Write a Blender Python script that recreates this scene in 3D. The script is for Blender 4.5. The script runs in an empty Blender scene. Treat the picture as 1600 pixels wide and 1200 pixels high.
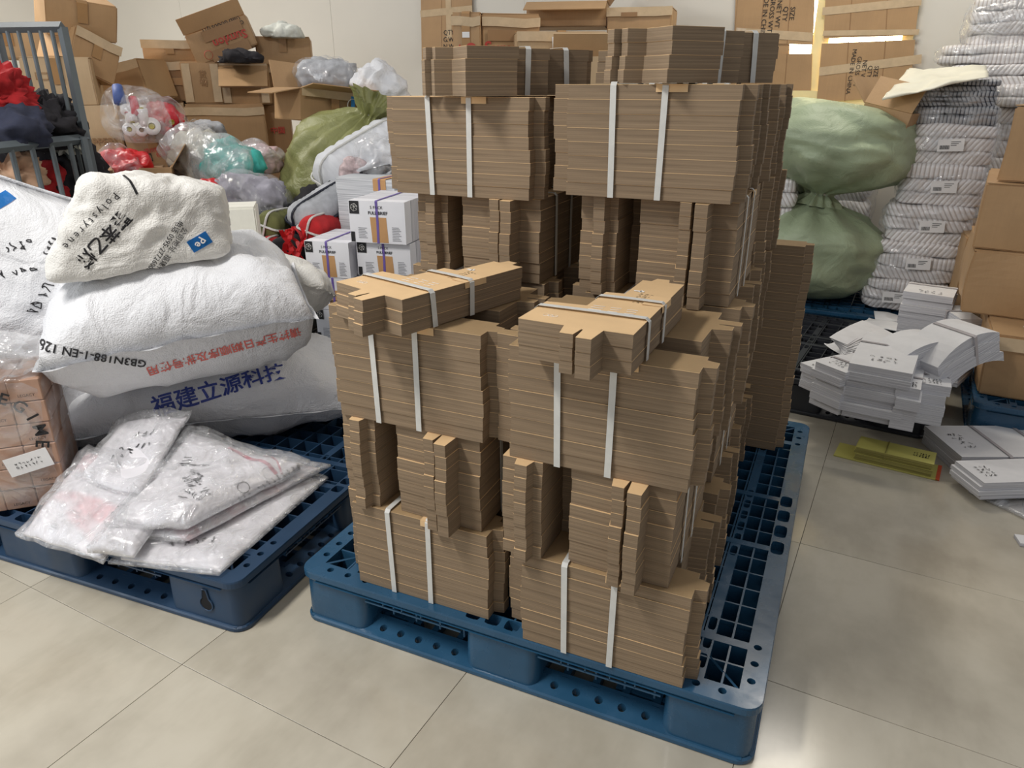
import bpy, bmesh, math, random
from mathutils import Vector, Matrix, noise, Euler
from mathutils.bvhtree import BVHTree
PI = math.pi
random.seed(7)
sc = bpy.context.scene
COL = sc.collection

# ------------------------------------------------------------------ camera
cam_d = bpy.data.cameras.new('camera'); cam = bpy.data.objects.new('camera', cam_d); COL.objects.link(cam)
cam_d.sensor_width = 36; cam_d.lens = 1142.3 / 1600 * 36; cam_d.clip_start = .02
cam.location = (1.1008, -1.1564, 1.2637)
cam.rotation_euler = [math.radians(a) for a in (67.653, .029, 24.245)]
sc.camera = cam
# ------------------------------------------------------------------ world, lights, exposure
w = bpy.data.worlds.new('world'); sc.world = w; w.use_nodes = True
w.node_tree.nodes['Background'].inputs[0].default_value = (.95, .96, 1, 1)
w.node_tree.nodes['Background'].inputs[1].default_value = .34
def area(name, loc, target, sx, sy, power, col):
    d = bpy.data.lights.new(name, 'AREA'); d.shape = 'RECTANGLE'; d.size = sx; d.size_y = sy
    d.energy = power; d.color = col
    o = bpy.data.objects.new(name, d); COL.objects.link(o); o.location = loc
    o.rotation_euler = (Vector(target) - Vector(loc)).to_track_quat('-Z', 'Y').to_euler()
    return o
area('ceiling_lamp', (-.75, -1.35, 3.2), (-.75, -1.35, 0), .3, 1.2, 84, (1, .965, .92))
area('ceiling_lamp', (-4.3, 1.6, 3.2), (-4.3, 1.6, 0), 1.2, .3, 92, (1, .95, .88))
area('ceiling_lamp', (.9, 3.1, 3.2), (.9, 3.1, 0), 1.2, .3, 26, (1, .93, .82))
area('window_light', (-3.6, -3.2, 1.9), (-1.2, .4, .5), 2.2, 1.4, 46, (.86, .93, 1))
sc.view_settings.view_transform = 'Standard'
sc.view_settings.look = 'None'
sc.view_settings.gamma = 1
sc.view_settings.exposure = 0.12
sc.view_settings.use_curve_mapping = False

# ------------------------------------------------------------------ helpers
_M = Euler(cam.rotation_euler, 'XYZ').to_matrix(); _C = Vector(cam.location)
def ray(px, py): return _M @ Vector(((px - 800) / 1142.3, -(py - 600) / 1142.3, -1))
def at(px, py, r):
    d = ray(px, py); return _C + d * (r / math.hypot(d.x, d.y))
def atz(px, py, z):
    d = ray(px, py); return _C + d * ((z - _C.z) / d.z)

def S(c):  # sRGB 0-255 to linear
    return tuple(((v / 255) / 12.92 if v / 255 <= .04045 else ((v / 255 + .055) / 1.055) ** 2.4) for v in c)
class NT:
    def __init__(s, name):
        s.m = bpy.data.materials.new(name); s.m.use_nodes = True; s.t = s.m.node_tree
        s.b = s.t.nodes['Principled BSDF']; s.out = s.t.nodes['Material Output']
        s.tc = None
    def n(s, typ, **kw):
        o = s.t.nodes.new(typ)
        for k, v in kw.items():
            if k in o.inputs.keys(): o.inputs[k].default_value = v
            else: setattr(o, k, v)
        return o
    def l(s, a, b): s.t.links.new(a, b)
    def coord(s, scale=(1, 1, 1), kind='Object', rot=(0, 0, 0)):
        if not s.tc: s.tc = s.n('ShaderNodeTexCoord')
        mp = s.n('ShaderNodeMapping'); mp.inputs['Scale'].default_value = scale; mp.inputs['Rotation'].default_value = rot
        s.l(s.tc.outputs[kind], mp.inputs[0]); return mp.outputs[0]
    def noise(s, scale, detail=3, vec=None, rough=.55):
        o = s.n('ShaderNodeTexNoise'); o.inputs['Scale'].default_value = scale; o.inputs['Detail'].default_value = detail
        o.inputs['Roughness'].default_value = rough
        if vec: s.l(vec, o.inputs['Vector'])
        return o.outputs['Fac']
    def ramp(s, fac, stops, interp='LINEAR'):
        o = s.n('ShaderNodeValToRGB'); o.color_ramp.interpolation = interp
        e = o.color_ramp.elements
        while len(e) < len(stops): e.new(.5)
        for k, (p, c) in enumerate(stops): e[k].position = p; e[k].color = (*c[:3], 1)
        s.l(fac, o.inputs[0]); return o.outputs[0]
    def mix(s, fac, a, b, mode='MIX'):
        o = s.n('ShaderNodeMixRGB', blend_type=mode)
        for i, v in ((0, fac), (1, a), (2, b)):
            if isinstance(v, (int, float)): o.inputs[i].default_value = v if i == 0 else (v, v, v, 1)
            elif isinstance(v, tuple): o.inputs[i].default_value = (*v[:3], 1)
            else: s.l(v, o.inputs[i])
        return o.outputs[0]
    def bump(s, h, strength=.3, dist=.002):
        o = s.n('ShaderNodeBump'); o.inputs['Strength'].default_value = strength; o.inputs['Distance'].default_value = dist
        s.l(h, o.inputs['Height']); s.l(o.outputs[0], s.b.inputs['Normal'])
    def base(s, c):
        if isinstance(c, tuple): s.b.inputs['Base Color'].default_value = (*c[:3], 1)
        else: s.l(c, s.b.inputs['Base Color'])
    def set(s, **kw):
        for k, v in kw.items():
            k = k.replace('_', ' ')
            for q in s.b.inputs.keys():
                if q.lower() == k.lower(): s.b.inputs[q].default_value = v
        return s
MATS = {}
def simple(name, rgb, rough=.6, var=.12, scale=8, bump=0, bscale=60, metal=0, stretch=(1, 1, 1), spec=None):
    if name in MATS: return MATS[name]
    t = NT(name); c = S(rgb)
    n = t.noise(scale, 4, t.coord(stretch))
    t.base(t.ramp(n, [(.3, tuple(v * (1 - var) for v in c)), (.7, tuple(min(1, v * (1 + var)) for v in c))]))
    t.set(Roughness=rough, Metallic=metal)
    if spec is not None: t.set(Specular_IOR_Level=spec)
    if bump: t.bump(t.noise(bscale, 4, t.coord(stretch)), bump)
    MATS[name] = t.m; return t.m

def mesh_obj(name, bm, mat=None, parent=None, loc=(0, 0, 0), rot=(0, 0, 0), smooth=False):
    if isinstance(bm, bpy.types.Mesh): me = bm
    else:
        me = bpy.data.meshes.new(name); bm.to_mesh(me); bm.free()
        for m in (mat if isinstance(mat, (list, tuple)) else [mat]):
            if m: me.materials.append(m)
        if smooth: me.shade_smooth()
    o = bpy.data.objects.new(name, me); COL.objects.link(o); o.parent = parent
    o.location = loc; o.rotation_euler = rot
    return o
def tag(o, label=None, cat=None, group=None, kind=None):
    if label: o['label'] = label
    if cat: o['category'] = cat
    if group: o['group'] = group
    if kind: o['kind'] = kind
    return o
def thing(name, label, cat, loc=(0, 0, 0), rz=0, group=None, rot=None):
    o = bpy.data.objects.new(name, None); COL.objects.link(o); o.empty_display_size = .05
    o.location = loc; o.rotation_euler = rot or (0, 0, rz)
    return tag(o, label, cat, group)
def copy_tree(o, parent=None):
    c = o.copy(); COL.objects.link(c); c.parent = parent
    for ch in list(o.children): copy_tree(ch, c)
    return c
def bx(bm, x0, x1, y0, y1, z0, z1, mi=0):
    vs = [bm.verts.new((x, y, z)) for z in (z0, z1) for x, y in ((x0, y0), (x1, y0), (x1, y1), (x0, y1))]
    for f in ((3, 2, 1, 0), (4, 5, 6, 7), (0, 1, 5, 4), (1, 2, 6, 5), (2, 3, 7, 6), (3, 0, 4, 7)):
        bm.faces.new([vs[i] for i in f]).material_index = mi
    return vs
def prism(bm, pts, z0, z1, top=0, side=0, dx=0, dy=0):
    a = [bm.verts.new((x + dx, y + dy, z0)) for x, y in pts]; b = [bm.verts.new((x + dx, y + dy, z1)) for x, y in pts]
    bm.faces.new(b).material_index = top; bm.faces.new(a[::-1]).material_index = top
    n = len(pts)
    for i in range(n): bm.faces.new((a[i], a[(i + 1) % n], b[(i + 1) % n], b[i])).material_index = side
def tube(bm, pts, r, n=8, mi=0, caps=True):
    pts = [Vector(p) for p in pts]; rings = []; up0 = None
    for i, p in enumerate(pts):
        t = (pts[min(i + 1, len(pts) - 1)] - pts[max(i - 1, 0)]).normalized()
        if up0 is None: up0 = Vector((0, 0, 1)) if abs(t.z) < .9 else Vector((1, 0, 0))
        s_ = t.cross(up0).normalized(); u = s_.cross(t); up0 = u
        rr = r[i] if isinstance(r, (list, tuple)) else r
        rings.append([bm.verts.new(p + (s_ * math.cos(a) + u * math.sin(a)) * rr) for a in [2 * PI * k / n for k in range(n)]])
    for a, b in zip(rings, rings[1:]):
        for k in range(n): bm.faces.new((a[k], a[(k + 1) % n], b[(k + 1) % n], b[k])).material_index = mi
    if caps:
        bm.faces.new(rings[0][::-1]).material_index = mi; bm.faces.new(rings[-1]).material_index = mi
def rrect(x0, x1, y0, y1, r, n=4, corners=(1, 1, 1, 1)):
    pts = []
    for (cx, cy, a0, on) in ((x1 - r, y0 + r, -PI / 2, corners[0]), (x1 - r, y1 - r, 0, corners[1]), (x0 + r, y1 - r, PI / 2, corners[2]), (x0 + r, y0 + r, PI, corners[3])):
        if on: pts += [(cx + r * math.cos(a0 + PI / 2 * k / n), cy + r * math.sin(a0 + PI / 2 * k / n)) for k in range(n + 1)]
        else:
            a = a0 + PI / 4; pts.append((cx + r * (1 if math.cos(a) > 0 else -1), cy + r * (1 if math.sin(a) > 0 else -1)))
    return pts
def ribbon(bm, pts, side, width, th=.0012, mi=0):
    """flat strap through pts (Vectors), width along `side`"""
    side = Vector(side).normalized() * width / 2; n = len(pts); pr = []
    for i, p in enumerate(pts):
        p = Vector(p); t = (Vector(pts[min(i + 1, n - 1)]) - Vector(pts[max(i - 1, 0)])).normalized()
        nn = t.cross(side).normalized() * th
        pr.append([bm.verts.new(v) for v in (p - side, p + side, p + side + nn, p - side + nn)])
    for a, b in zip(pr, pr[1:]):
        for k in range(4): bm.faces.new((a[k], b[k], b[(k + 1) % 4], a[(k + 1) % 4])).material_index = mi
    bm.faces.new(pr[0]); bm.faces.new(pr[-1][::-1])

# ---- text and scribbles as decals
CJK = '/usr/share/x'
def text_mesh(body, size, bold=False, font=None, align='CENTER', extrude=0, shear=0):
    cu = bpy.data.curves.new('t', 'FONT'); cu.body = body; cu.size = size; cu.align_x = align; cu.align_y = 'CENTER'
    cu.resolution_u = 2; cu.offset = size * .018 if bold else 0; cu.extrude = extrude; cu.shear = shear; cu.space_character = 1.0
    o = bpy.data.objects.new('t', cu); COL.objects.link(o)
    dg = bpy.context.evaluated_depsgraph_get(); me = bpy.data.meshes.new_from_object(o.evaluated_get(dg))
    bm = bmesh.new(); bm.from_mesh(me); bpy.data.objects.remove(o); bpy.data.meshes.remove(me); bpy.data.curves.remove(cu)
    return bm
def scribble_bm(w_, h_, n, seed, th=.0025, lines=1):
    rnd = random.Random(seed); bm = bmesh.new()
    for L in range(lines):
        y0 = (lines - 1) / 2 * h_ * 1.25 - L * h_ * 1.25; x = -w_ / 2
        while x < w_ / 2:
            step = w_ / n; p = []
            k = rnd.randint(3, 6)
            for i in range(k): p.append(Vector((x + step * (.1 + .75 * rnd.random()), y0 + h_ * (rnd.random() - .5), 0)))
            for a, b in zip(p, p[1:]):
                m_ = (a + b) / 2 + Vector((rnd.uniform(-.12, .12) * step, rnd.uniform(-.12, .12) * h_, 0))
                for c, d in ((a, m_), (m_, b)):
                    t = (d - c); 
                    if t.length < 1e-5: continue
                    s_ = Vector((-t.y, t.x, 0)).normalized() * th / 2
                    bm.faces.new([bm.verts.new(v) for v in (c - s_, d - s_, d + s_, c + s_)])
            x += step
    return bm
def refine(bm, maxlen):
    bmesh.ops.triangulate(bm, faces=bm.faces[:])
    for _ in range(4):
        es = [e for e in bm.edges if e.calc_length() > maxlen]
        if not es: break
        bmesh.ops.subdivide_edges(bm, edges=es, cuts=1)
        bmesh.ops.triangulate(bm, faces=[f for f in bm.faces if len(f.verts) > 3])
def decal(target, bm, origin, ex, ey, mat, name='printed_lettering', off=.0015, label=None, maxlen=.012, depth=.5, bend=0):
    """lay a flat mesh (x,y) on the surface of object target; origin/ex/ey in the target's parent space (same as mesh local here)"""
    refine(bm, maxlen)
    o_ = Vector(origin); ex = Vector(ex).normalized(); ey = Vector(ey); ey = (ey - ex * ey.dot(ex)).normalized(); nn = ex.cross(ey)
    tb = bmesh.new(); tb.from_mesh(target.data); tree = BVHTree.FromBMesh(tb); tb.free()
    dead = []
    for v in bm.verts:
        x, y = v.co.x, v.co.y + bend * v.co.x ** 2
        p = o_ + ex * x + ey * y
        h = tree.ray_cast(p + nn * depth, -nn, depth * 2.5)
        if h[0] is None: dead.append(v); v.co = p
        else: v.co = h[0] + nn * off
    bmesh.ops.delete(bm, geom=dead, context='VERTS')
    o = mesh_obj(name, bm, mat, target.parent if target.parent else target)
    if target.parent:
        o.matrix_local = target.matrix_local.copy()
    if label: o['label'] = label
    return o
def flat_decal(parent, bm, loc, ex, ey, mat, name='printed_lettering', label=None):
    ex = Vector(ex).normalized(); ey = Vector(ey).normalized(); nn = ex.cross(ey)
    M = Matrix((ex, ey, nn)).transposed().to_4x4(); M.translation = Vector(loc) + nn * .0012
    bm.transform(M); return mesh_obj(name, bm, mat, parent) if not label else tag(mesh_obj(name, bm, mat, parent), label)

# ------------------------------------------------------------------ materials
def card_mat(name, c_lo, c_hi, z=380, rough=.85, bump=.25):
    t = NT(name)
    n = t.noise(1, 3, t.coord((3, 3, z))); n2 = t.noise(5, 4, t.coord((1, 1, 6)))
    c = t.ramp(n, [(.3, S(c_lo)), (.7, S(c_hi))])
    t.base(t.mix(.35, c, t.ramp(n2, [(.3, (.7, .68, .66)), (.7, (1, 1, 1))]), 'MULTIPLY')); t.set(Roughness=rough); t.bump(n, bump, .001)
    MATS[name] = t.m; return t.m
M_FACE = simple('kraft_card_face', (218, 184, 138), .75, .06, 14, .1, 300)
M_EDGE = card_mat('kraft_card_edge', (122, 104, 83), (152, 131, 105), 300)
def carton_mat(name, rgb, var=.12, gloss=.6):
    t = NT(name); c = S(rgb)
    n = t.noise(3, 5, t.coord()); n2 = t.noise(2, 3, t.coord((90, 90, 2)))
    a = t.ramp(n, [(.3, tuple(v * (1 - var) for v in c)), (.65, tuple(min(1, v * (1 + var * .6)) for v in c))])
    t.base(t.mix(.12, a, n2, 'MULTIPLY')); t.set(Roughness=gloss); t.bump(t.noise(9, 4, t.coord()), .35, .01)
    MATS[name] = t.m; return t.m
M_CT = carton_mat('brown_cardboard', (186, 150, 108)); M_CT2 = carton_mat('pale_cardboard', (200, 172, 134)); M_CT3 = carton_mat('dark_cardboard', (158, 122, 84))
M_IN = carton_mat('cardboard_inside', (150, 116, 82))
M_TAPE = simple('brown_packing_tape', (170, 132, 88), .22, .1, 6)
M_TAPEC = simple('clear_packing_tape', (206, 182, 148), .12, .08, 20, .3, 40)
M_STRAP = simple('white_woven_strap', (205, 205, 200), .5, .05, 50, .2, 400)
def blue_mat(name, rgb, rough=.38):
    t = NT(name); c = S(rgb)
    n = t.noise(7, 5, t.coord()); t.base(t.ramp(n, [(.3, tuple(v * .85 for v in c)), (.75, tuple(v * 1.15 + .003 for v in c))]))
    t.l(t.ramp(t.noise(14, 4, t.coord()), [(.3, (rough - .06,) * 3), (.75, (rough + .14,) * 3)]), t.b.inputs['Roughness'])
    t.bump(t.noise(25, 3, t.coord()), .06, .004); MATS[name] = t.m; return t.m
M_BLUE = blue_mat('blue_pallet_plastic', (40, 82, 112), .24); M_BLUE2 = blue_mat('slate_blue_pallet_plastic', (32, 60, 88), .42)
M_BLACK = blue_mat('black_pallet_plastic', (42, 44, 50), .42)
M_SHADE = simple('painted_recess_shade', (14, 14, 18), .9)
M_INK = simple('black_ink', (28, 27, 30), .6); M_INKB = simple('blue_ink', (62, 78, 158), .6, .25, 60); M_INKR = simple('red_ink', (214, 108, 98), .6, .2, 60)
M_INKRED = simple('dark_red_ink', (182, 62, 52), .6); M_WHITEINK = simple('white_ink', (240, 238, 232), .6)
M_SKY = simple('sky_blue_ink', (44, 140, 214), .5)
def woven(name, rgb, var=.06, gloss=.5, wr=.9):
    t = NT(name); c = S(rgb)
    n = t.noise(3, 6, t.coord()); t.base(t.ramp(n, [(.25, tuple(v * (1 - var * 2) for v in c)), (.65, c)]))
    w1 = t.n('ShaderNodeTexNoise'); w1.inputs['Scale'].default_value = 7; w1.inputs['Detail'].default_value = 6; w1.inputs['Distortion'].default_value = 1.6
    t.l(t.coord(), w1.inputs['Vector'])
    fine = t.noise(1, 1, t.coord((260, 260, 260)))
    h = t.mix(.12, w1.outputs['Fac'], fine)
    t.set(Roughness=gloss); t.bump(h, wr, .02); MATS[name] = t.m; return t.m
M_SACK = woven('white_woven_plastic', (232, 233, 236)); M_SACKC = woven('cream_woven_plastic', (230, 228, 222), .05)
M_GREEN = woven('sage_woven_plastic', (168, 182, 150), .12, .42, .6); M_OLIVE = woven('olive_woven_plastic', (150, 152, 96), .15, .35, .8)
def film(name, tint=(1, 1, 1), alpha=.25, rough=.08, white=.0, bsc=6, bs=1):
    t = NT(name); t.t.nodes.remove(t.b)
    tr = t.n('ShaderNodeBsdfTransparent'); tr.inputs[0].default_value = (*tint, 1)
    gl = t.n('ShaderNodeBsdfGlossy'); gl.inputs['Roughness'].default_value = rough
    df = t.n('ShaderNodeBsdfDiffuse'); df.inputs[0].default_value = (.92, .93, .95, 1)
    nz = t.n('ShaderNodeTexNoise'); nz.inputs['Scale'].default_value = bsc; nz.inputs['Detail'].default_value = 5; nz.inputs['Distortion'].default_value = 2.2
    t.l(t.coord(), nz.inputs['Vector'])
    bp = t.n('ShaderNodeBump'); bp.inputs['Strength'].default_value = bs; bp.inputs['Distance'].default_value = .02; t.l(nz.outputs['Fac'], bp.inputs['Height'])
    t.l(bp.outputs[0], gl.inputs['Normal']); t.l(bp.outputs[0], df.inputs['Normal'])
    m1 = t.n('ShaderNodeMixShader'); t.l(df.outputs[0], m1.inputs[1]); t.l(gl.outputs[0], m1.inputs[2]); m1.inputs[0].default_value = .45
    m2 = t.n('ShaderNodeMixShader'); t.l(tr.outputs[0], m2.inputs[1]); t.l(m1.outputs[0], m2.inputs[2])
    r = t.ramp(nz.outputs['Fac'], [(.35, (max(0, alpha - .12),) * 3), (.7, (min(1, alpha + .3),) * 3)]); t.l(r, m2.inputs[0])
    t.l(m2.outputs[0], t.out.inputs['Surface']); MATS[name] = t.m; return t.m
M_FILM = film('clear_plastic_film', alpha=.14, rough=.12); M_FILMW = film('milky_plastic_film', alpha=.34, rough=.2)
M_FILMP = film('crinkled_clear_film', alpha=.24, rough=.07, bsc=16, bs=1)
M_PAPER = simple('white_paper', (232, 231, 230), .6, .04, 20)
def edge_paper(name, lo, hi, z=500, axis=2):
    t = NT(name); s_ = [2, 2, 2]; s_[axis] = z
    n = t.noise(1, 2, t.coord(tuple(s_))); t.base(t.ramp(n, [(.35, S(lo)), (.65, S(hi))])); t.set(Roughness=.75); t.bump(n, .3, .001); MATS[name] = t.m; return t.m
M_PEDGE = edge_paper('white_paper_edges', (176, 176, 182), (228, 228, 230))
M_STEEL = simple('grey_painted_steel', (98, 106, 110), .45, .08, 9)

# ================================================================== room
TH = math.radians(-4.08); T = .6024
ct, st = math.cos(TH), math.sin(TH)
def floor_mat():
    t = NT('polished_floor_tile')
    n = t.noise(1.3, 6, t.coord(), .6); n2 = t.noise(5, 5, t.coord((1, .35, 1), rot=(0, 0, .5)), .6); n3 = t.noise(.9, 3, t.coord())
    c = t.ramp(n, [(.3, S((166, 158, 142))), (.5, S((194, 187, 170))), (.72, S((204, 198, 182)))])
    c = t.mix(.45, c, t.ramp(n2, [(.3, (.66, .64, .6)), (.52, (1, 1, 1))]), 'MULTIPLY')
    t.base(c); t.l(t.ramp(n3, [(.3, (.1,) * 3), (.7, (.26,) * 3)]), t.b.inputs['Roughness'])
    t.bump(t.noise(60, 3, t.coord()), .02, .002); return t.m
M_FLOOR = floor_mat(); M_GROUT = simple('tile_joint', (96, 90, 80), .9)
bm = bmesh.new(); bx(bm, -7.2, 3.4, -2.6, 5.4, -.06, -.0035)
fl = mesh_obj('floor', bm, M_GROUT); tag(fl, kind='structure')
bm = bmesh.new(); g = .0007
vs = bx(bm, g, T - g, g, T - g, -.0034, 0)
bmesh.ops.bevel(bm, geom=[e for e in bm.edges if all(v.co.z > -.001 for v in e.verts)], offset=.0005, segments=1, affect='EDGES')
tile = bpy.data.meshes.new('tile'); bm.to_mesh(tile); bm.free()
tile.materials.append(M_FLOOR)
for i in range(-10, 6):
    for j in range(-4, 9):
        x = -.1578 + T * (i * ct - j * st); y = -.2534 + T * (i * st + j * ct)
        if not (-7 < x < 2.8 and -2.5 < y < 4.7): continue
        if (Vector((x, y)) - Vector((1.1, -1.1))).length < .1: continue
        o = mesh_obj('tile', tile, None, fl, (x, y, 0), (0, 0, TH))
M_WALL = simple('painted_wall_panel', (222, 218, 208), .55, .03, 1.2, .03, 3)
KW = -.07
def wally(x): return 4.35 + KW * x
def wallp(px, py, off=0.0):  # a point on the back wall (off in front of it)
    d = ray(px, py); t = (4.35 - off + KW * _C.x - _C.y) / (d.y - KW * d.x); return _C + d * t
AW = math.atan(KW)
def wallbox(name, x0, x1, z0, z1, off0, off1, mat, kind='structure', parent=None):
    bm = bmesh.new(); bx(bm, x0, x1, -off1, -off0, z0, z1)
    bm.transform(Matrix.Translation((0, 4.35, 0)) @ Matrix.Rotation(AW, 4, 'Z'))
    o = mesh_obj(name, bm, mat, parent)
    if not parent: tag(o, kind=kind)
    return o
# back wall in lengths around the window opening (x .42..1.62, z 1.18..2.2)
Wx0, Wx1, Wz0, Wz1 = .30, 1.29, 1.17, 2.06
bm = bmesh.new()
for a in ((-6.15, Wx0, 0, 3.3), (Wx1, 3.4, 0, 3.3), (Wx0, Wx1, 0, Wz0), (Wx0, Wx1, Wz1, 3.3)): bx(bm, a[0], a[1], 0, .12, a[2], a[3])
bm.transform(Matrix.Translation((0, 4.35, 0)) @ Matrix.Rotation(AW, 4, 'Z')); wb = mesh_obj('wall_back', bm, M_WALL); tag(wb, kind='structure')
for x in (-5.05, -3.19, -1.33): wallbox('trim_%d' % (int(x * -1) + 0), x, x + .008, 0, 3.3, 0, .003, M_WALL)
bm = bmesh.new(); bx(bm, -.12, 0, -7.2, 0, 0, 3.3)
bm.transform(Matrix.Translation((-6.13, 4.78, 0)) @ Matrix.Rotation(AW, 4, 'Z')); tag(mesh_obj('wall_left', bm, M_WALL), kind='structure')
# window: daylight pane, pale wooden frame with backlight painted into its yellow
t = NT('daylight'); t.base((0, 0, 0)); t.b.inputs['Emission Color'].default_value = (1, .9, .55, 1); t.b.inputs['Emission Strength'].default_value = 14
M_DAY = t.m
M_WOOD_GLOW = simple('pale_wood_painted_glow', (246, 230, 172), .5, .08, 6)  # wood brightened to yellow, glow of the backlit middle slit put into its colour
win = wallbox('window_1', Wx0, Wx1, Wz0, Wz1, -.09, -.08, M_DAY)
fr = bmesh.new()
for a in ((Wx0, Wx1, Wz0 - .02, Wz0 + .05, .03), (Wx0, Wx1, Wz1 - .04, Wz1 + .02, .02), (Wx0 - .02, Wx0 + .04, Wz0, Wz1, .02), (Wx1 - .04, Wx1 + .02, Wz0, Wz1, .02), (.742, .838, Wz0, 1.86, .02), (Wx0, Wx1, Wz0 - .05, Wz0 - .02, .06)):
    bx(fr, a[0], a[1], -a[4], .05, a[2], a[3])
fr.transform(Matrix.Translation((0, 4.35, 0)) @ Matrix.Rotation(AW, 4, 'Z')); mesh_obj('window_frame', fr, M_WOOD_GLOW, win)
# cardboard sheets taped over the window and on the wall
def wall_sheet(label, pxs, off, name='cardboard_sheet', lines=(), tapes=(), texts=(), group=None):
    ps = [wallp(px, py, off) for px, py in pxs]
    o_ = thing(name, label, 'cardboard sheet', ps[3], AW, group)
    Mi = (Matrix.Translation(ps[3]) @ Matrix.Rotation(AW, 4, 'Z')).inverted()
    q = [Mi @ p for p in ps]; bm = bmesh.new(); f = [bm.verts.new((v.x, 0, v.z)) for v in q]; b = [bm.verts.new((v.x, .006, v.z)) for v in q]
    bm.faces.new(f[::-1]) ; bm.faces.new(b)
    for i in range(4): bm.faces.new((f[i], f[(i + 1) % 4], b[(i + 1) % 4], b[i]))
    bmesh.ops.recalc_face_normals(bm, faces=bm.faces)
    mesh_obj('sheet', bm, M_CT, o_)
    for (a, b_) in lines:
        A, B = Mi @ wallp(*a, off), Mi @ wallp(*b_, off); bm = bmesh.new(); ribbon(bm, [(A.x, -.0008, A.z), (B.x, -.0008, B.z)], Vector((0, 1, 0)).cross(B - A), .006, .0006); mesh_obj('crease', bm, M_CT3, o_)
    for (a, b_, wd) in tapes:
        A, B = Mi @ wallp(*a, off), Mi @ wallp(*b_, off); bm = bmesh.new(); n = 8
        pts = [A.lerp(B, k / n) for k in range(n + 1)]; ribbon(bm, [(p.x, -.0015 - .0015 * (k % 2), p.z) for k, p in enumerate(pts)], Vector((0, 1, 0)).cross(B - A), wd, .0006); mesh_obj('packing_tape', bm, M_TAPEC, o_)
    for (body, px, py, size, rot, al) in texts:
        P = Mi @ wallp(px, py, off); bm = text_mesh(body, size)
        c, s_ = math.cos(rot), math.sin(rot); flat_decal(o_, bm, (P.x, -.002, P.z), (c, 0, s_), (-s_, 0, c), M_INK)
    return o_
TXT = 'SIZE\nQTY\nNET WT\nGROSS WT\nMADE IN CHINA'
wall_sheet('upper brown cardboard sheet with printed lines over the left half of the window', [(1155, -22), (1274, -24), (1270, 70), (1147, 66)], .03,
           lines=[((1195, -20), (1187, 68)), ((1236, -20), (1230, 68))], tapes=[((1150, 50), (1270, 58), .05)], texts=[(TXT, 1216, 22, .042, -PI / 2, 0)])
wall_sheet('lower brown cardboard sheet over the left half of the window, plain', [(1146, 84), (1269, 84), (1266, 163), (1139, 160)], .03, lines=[((1186, 84), (1178, 160)), ((1230, 84), (1224, 160))])
wall_sheet('narrow brown cardboard strip left of the glowing window gap', [(1152, -75), (1236, -78), (1233, 92), (1146, 90)], .022, lines=[((1192, -70), (1187, 90))])
wall_sheet('upper brown cardboard sheet taped over the right half of the window', [(1293, -75), (1446, -80), (1430, 55), (1287, 60)], .035,
           lines=[((1335, -60), (1327, 56)), ((1390, -60), (1384, 56))], tapes=[((1285, 18), (1440, 2), .045), ((1286, 52), (1436, 50), .03)])
wall_sheet('lower brown cardboard sheet with printed lines taped over the window sill', [(1284, 68), (1430, 62), (1421, 150), (1276, 160)], .04,
           lines=[((1326, 62), (1320, 158)), ((1384, 62), (1376, 152))], tapes=[((1280, 112), (1440, 92), .05)], texts=[(TXT, 1349, 112, .035, -PI / 2, 0)])
wall_sheet('cardboard sheet standing flat against the wall behind the tall stack', [(657, -30), (738, -30), (735, 95), (659, 95)], .03,
           lines=[((690, -30), (690, 95))], tapes=[((657, 22), (738, 14), .05), ((700, -30), (702, 60), .05)], texts=[('QTY\nG.W.\nN.W.', 702, 62, .05, 0, 0)])

# ================================================================== pallets
def hole_strip(bm, x0, x1, y0, y1, z, th, holes):
    """plate in xy at height z with rectangular / round through holes; strip along x, holes (cx,cy,rx,ry,round)"""
    holes = sorted(holes); xs = x0
    def quad(a, b, c, d):
        if b - a > 1e-5: bm.faces.new([bm.verts.new(v) for v in ((a, c, z), (b, c, z), (b, d, z), (a, d, z))])
    for (cx, cy, rx, ry, rd) in holes:
        a, b = cx - rx - .004, cx + rx + .004; quad(xs, a, y0, y1); xs = b
        n = 16; O = []; I = []
        cs = [math.atan2(sy, sx) for sx, sy in ((b - cx, y0 - cy), (b - cx, y1 - cy), (a - cx, y1 - cy), (a - cx, y0 - cy))]
        angs = []
        for k in range(4):
            a0, a1 = cs[k], cs[(k + 1) % 4]
            if a1 < a0: a1 += 2 * PI
            angs += [a0 + (a1 - a0) * j / 4 for j in range(4)]
        for an in angs:
            dx, dy = math.cos(an), math.sin(an)
            tx = ((b if dx > 0 else a) - cx) / dx if abs(dx) > 1e-9 else 1e9; ty = ((y1 if dy > 0 else y0) - cy) / dy if abs(dy) > 1e-9 else 1e9
            tt = min(tx, ty); O.append(bm.verts.new((cx + dx * tt, cy + dy * tt, z)))
            if rd: I.append((cx + dx * rx, cy + dy * ry))
            else:
                e = 5; q = (abs(dx / rx) ** e + abs(dy / ry) ** e) ** (-1 / e); I.append((cx + dx * q, cy + dy * q))
        It = [bm.verts.new((p[0], p[1], z)) for p in I]; Ib = [bm.verts.new((p[0], p[1], z - th)) for p in I]
        for k in range(len(I)):
            j = (k + 1) % len(I); bm.faces.new((O[k], O[j], It[j], It[k])); bm.faces.new((It[k], It[j], Ib[j], Ib[k]))
    quad(xs, x1, y0, y1)
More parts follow.
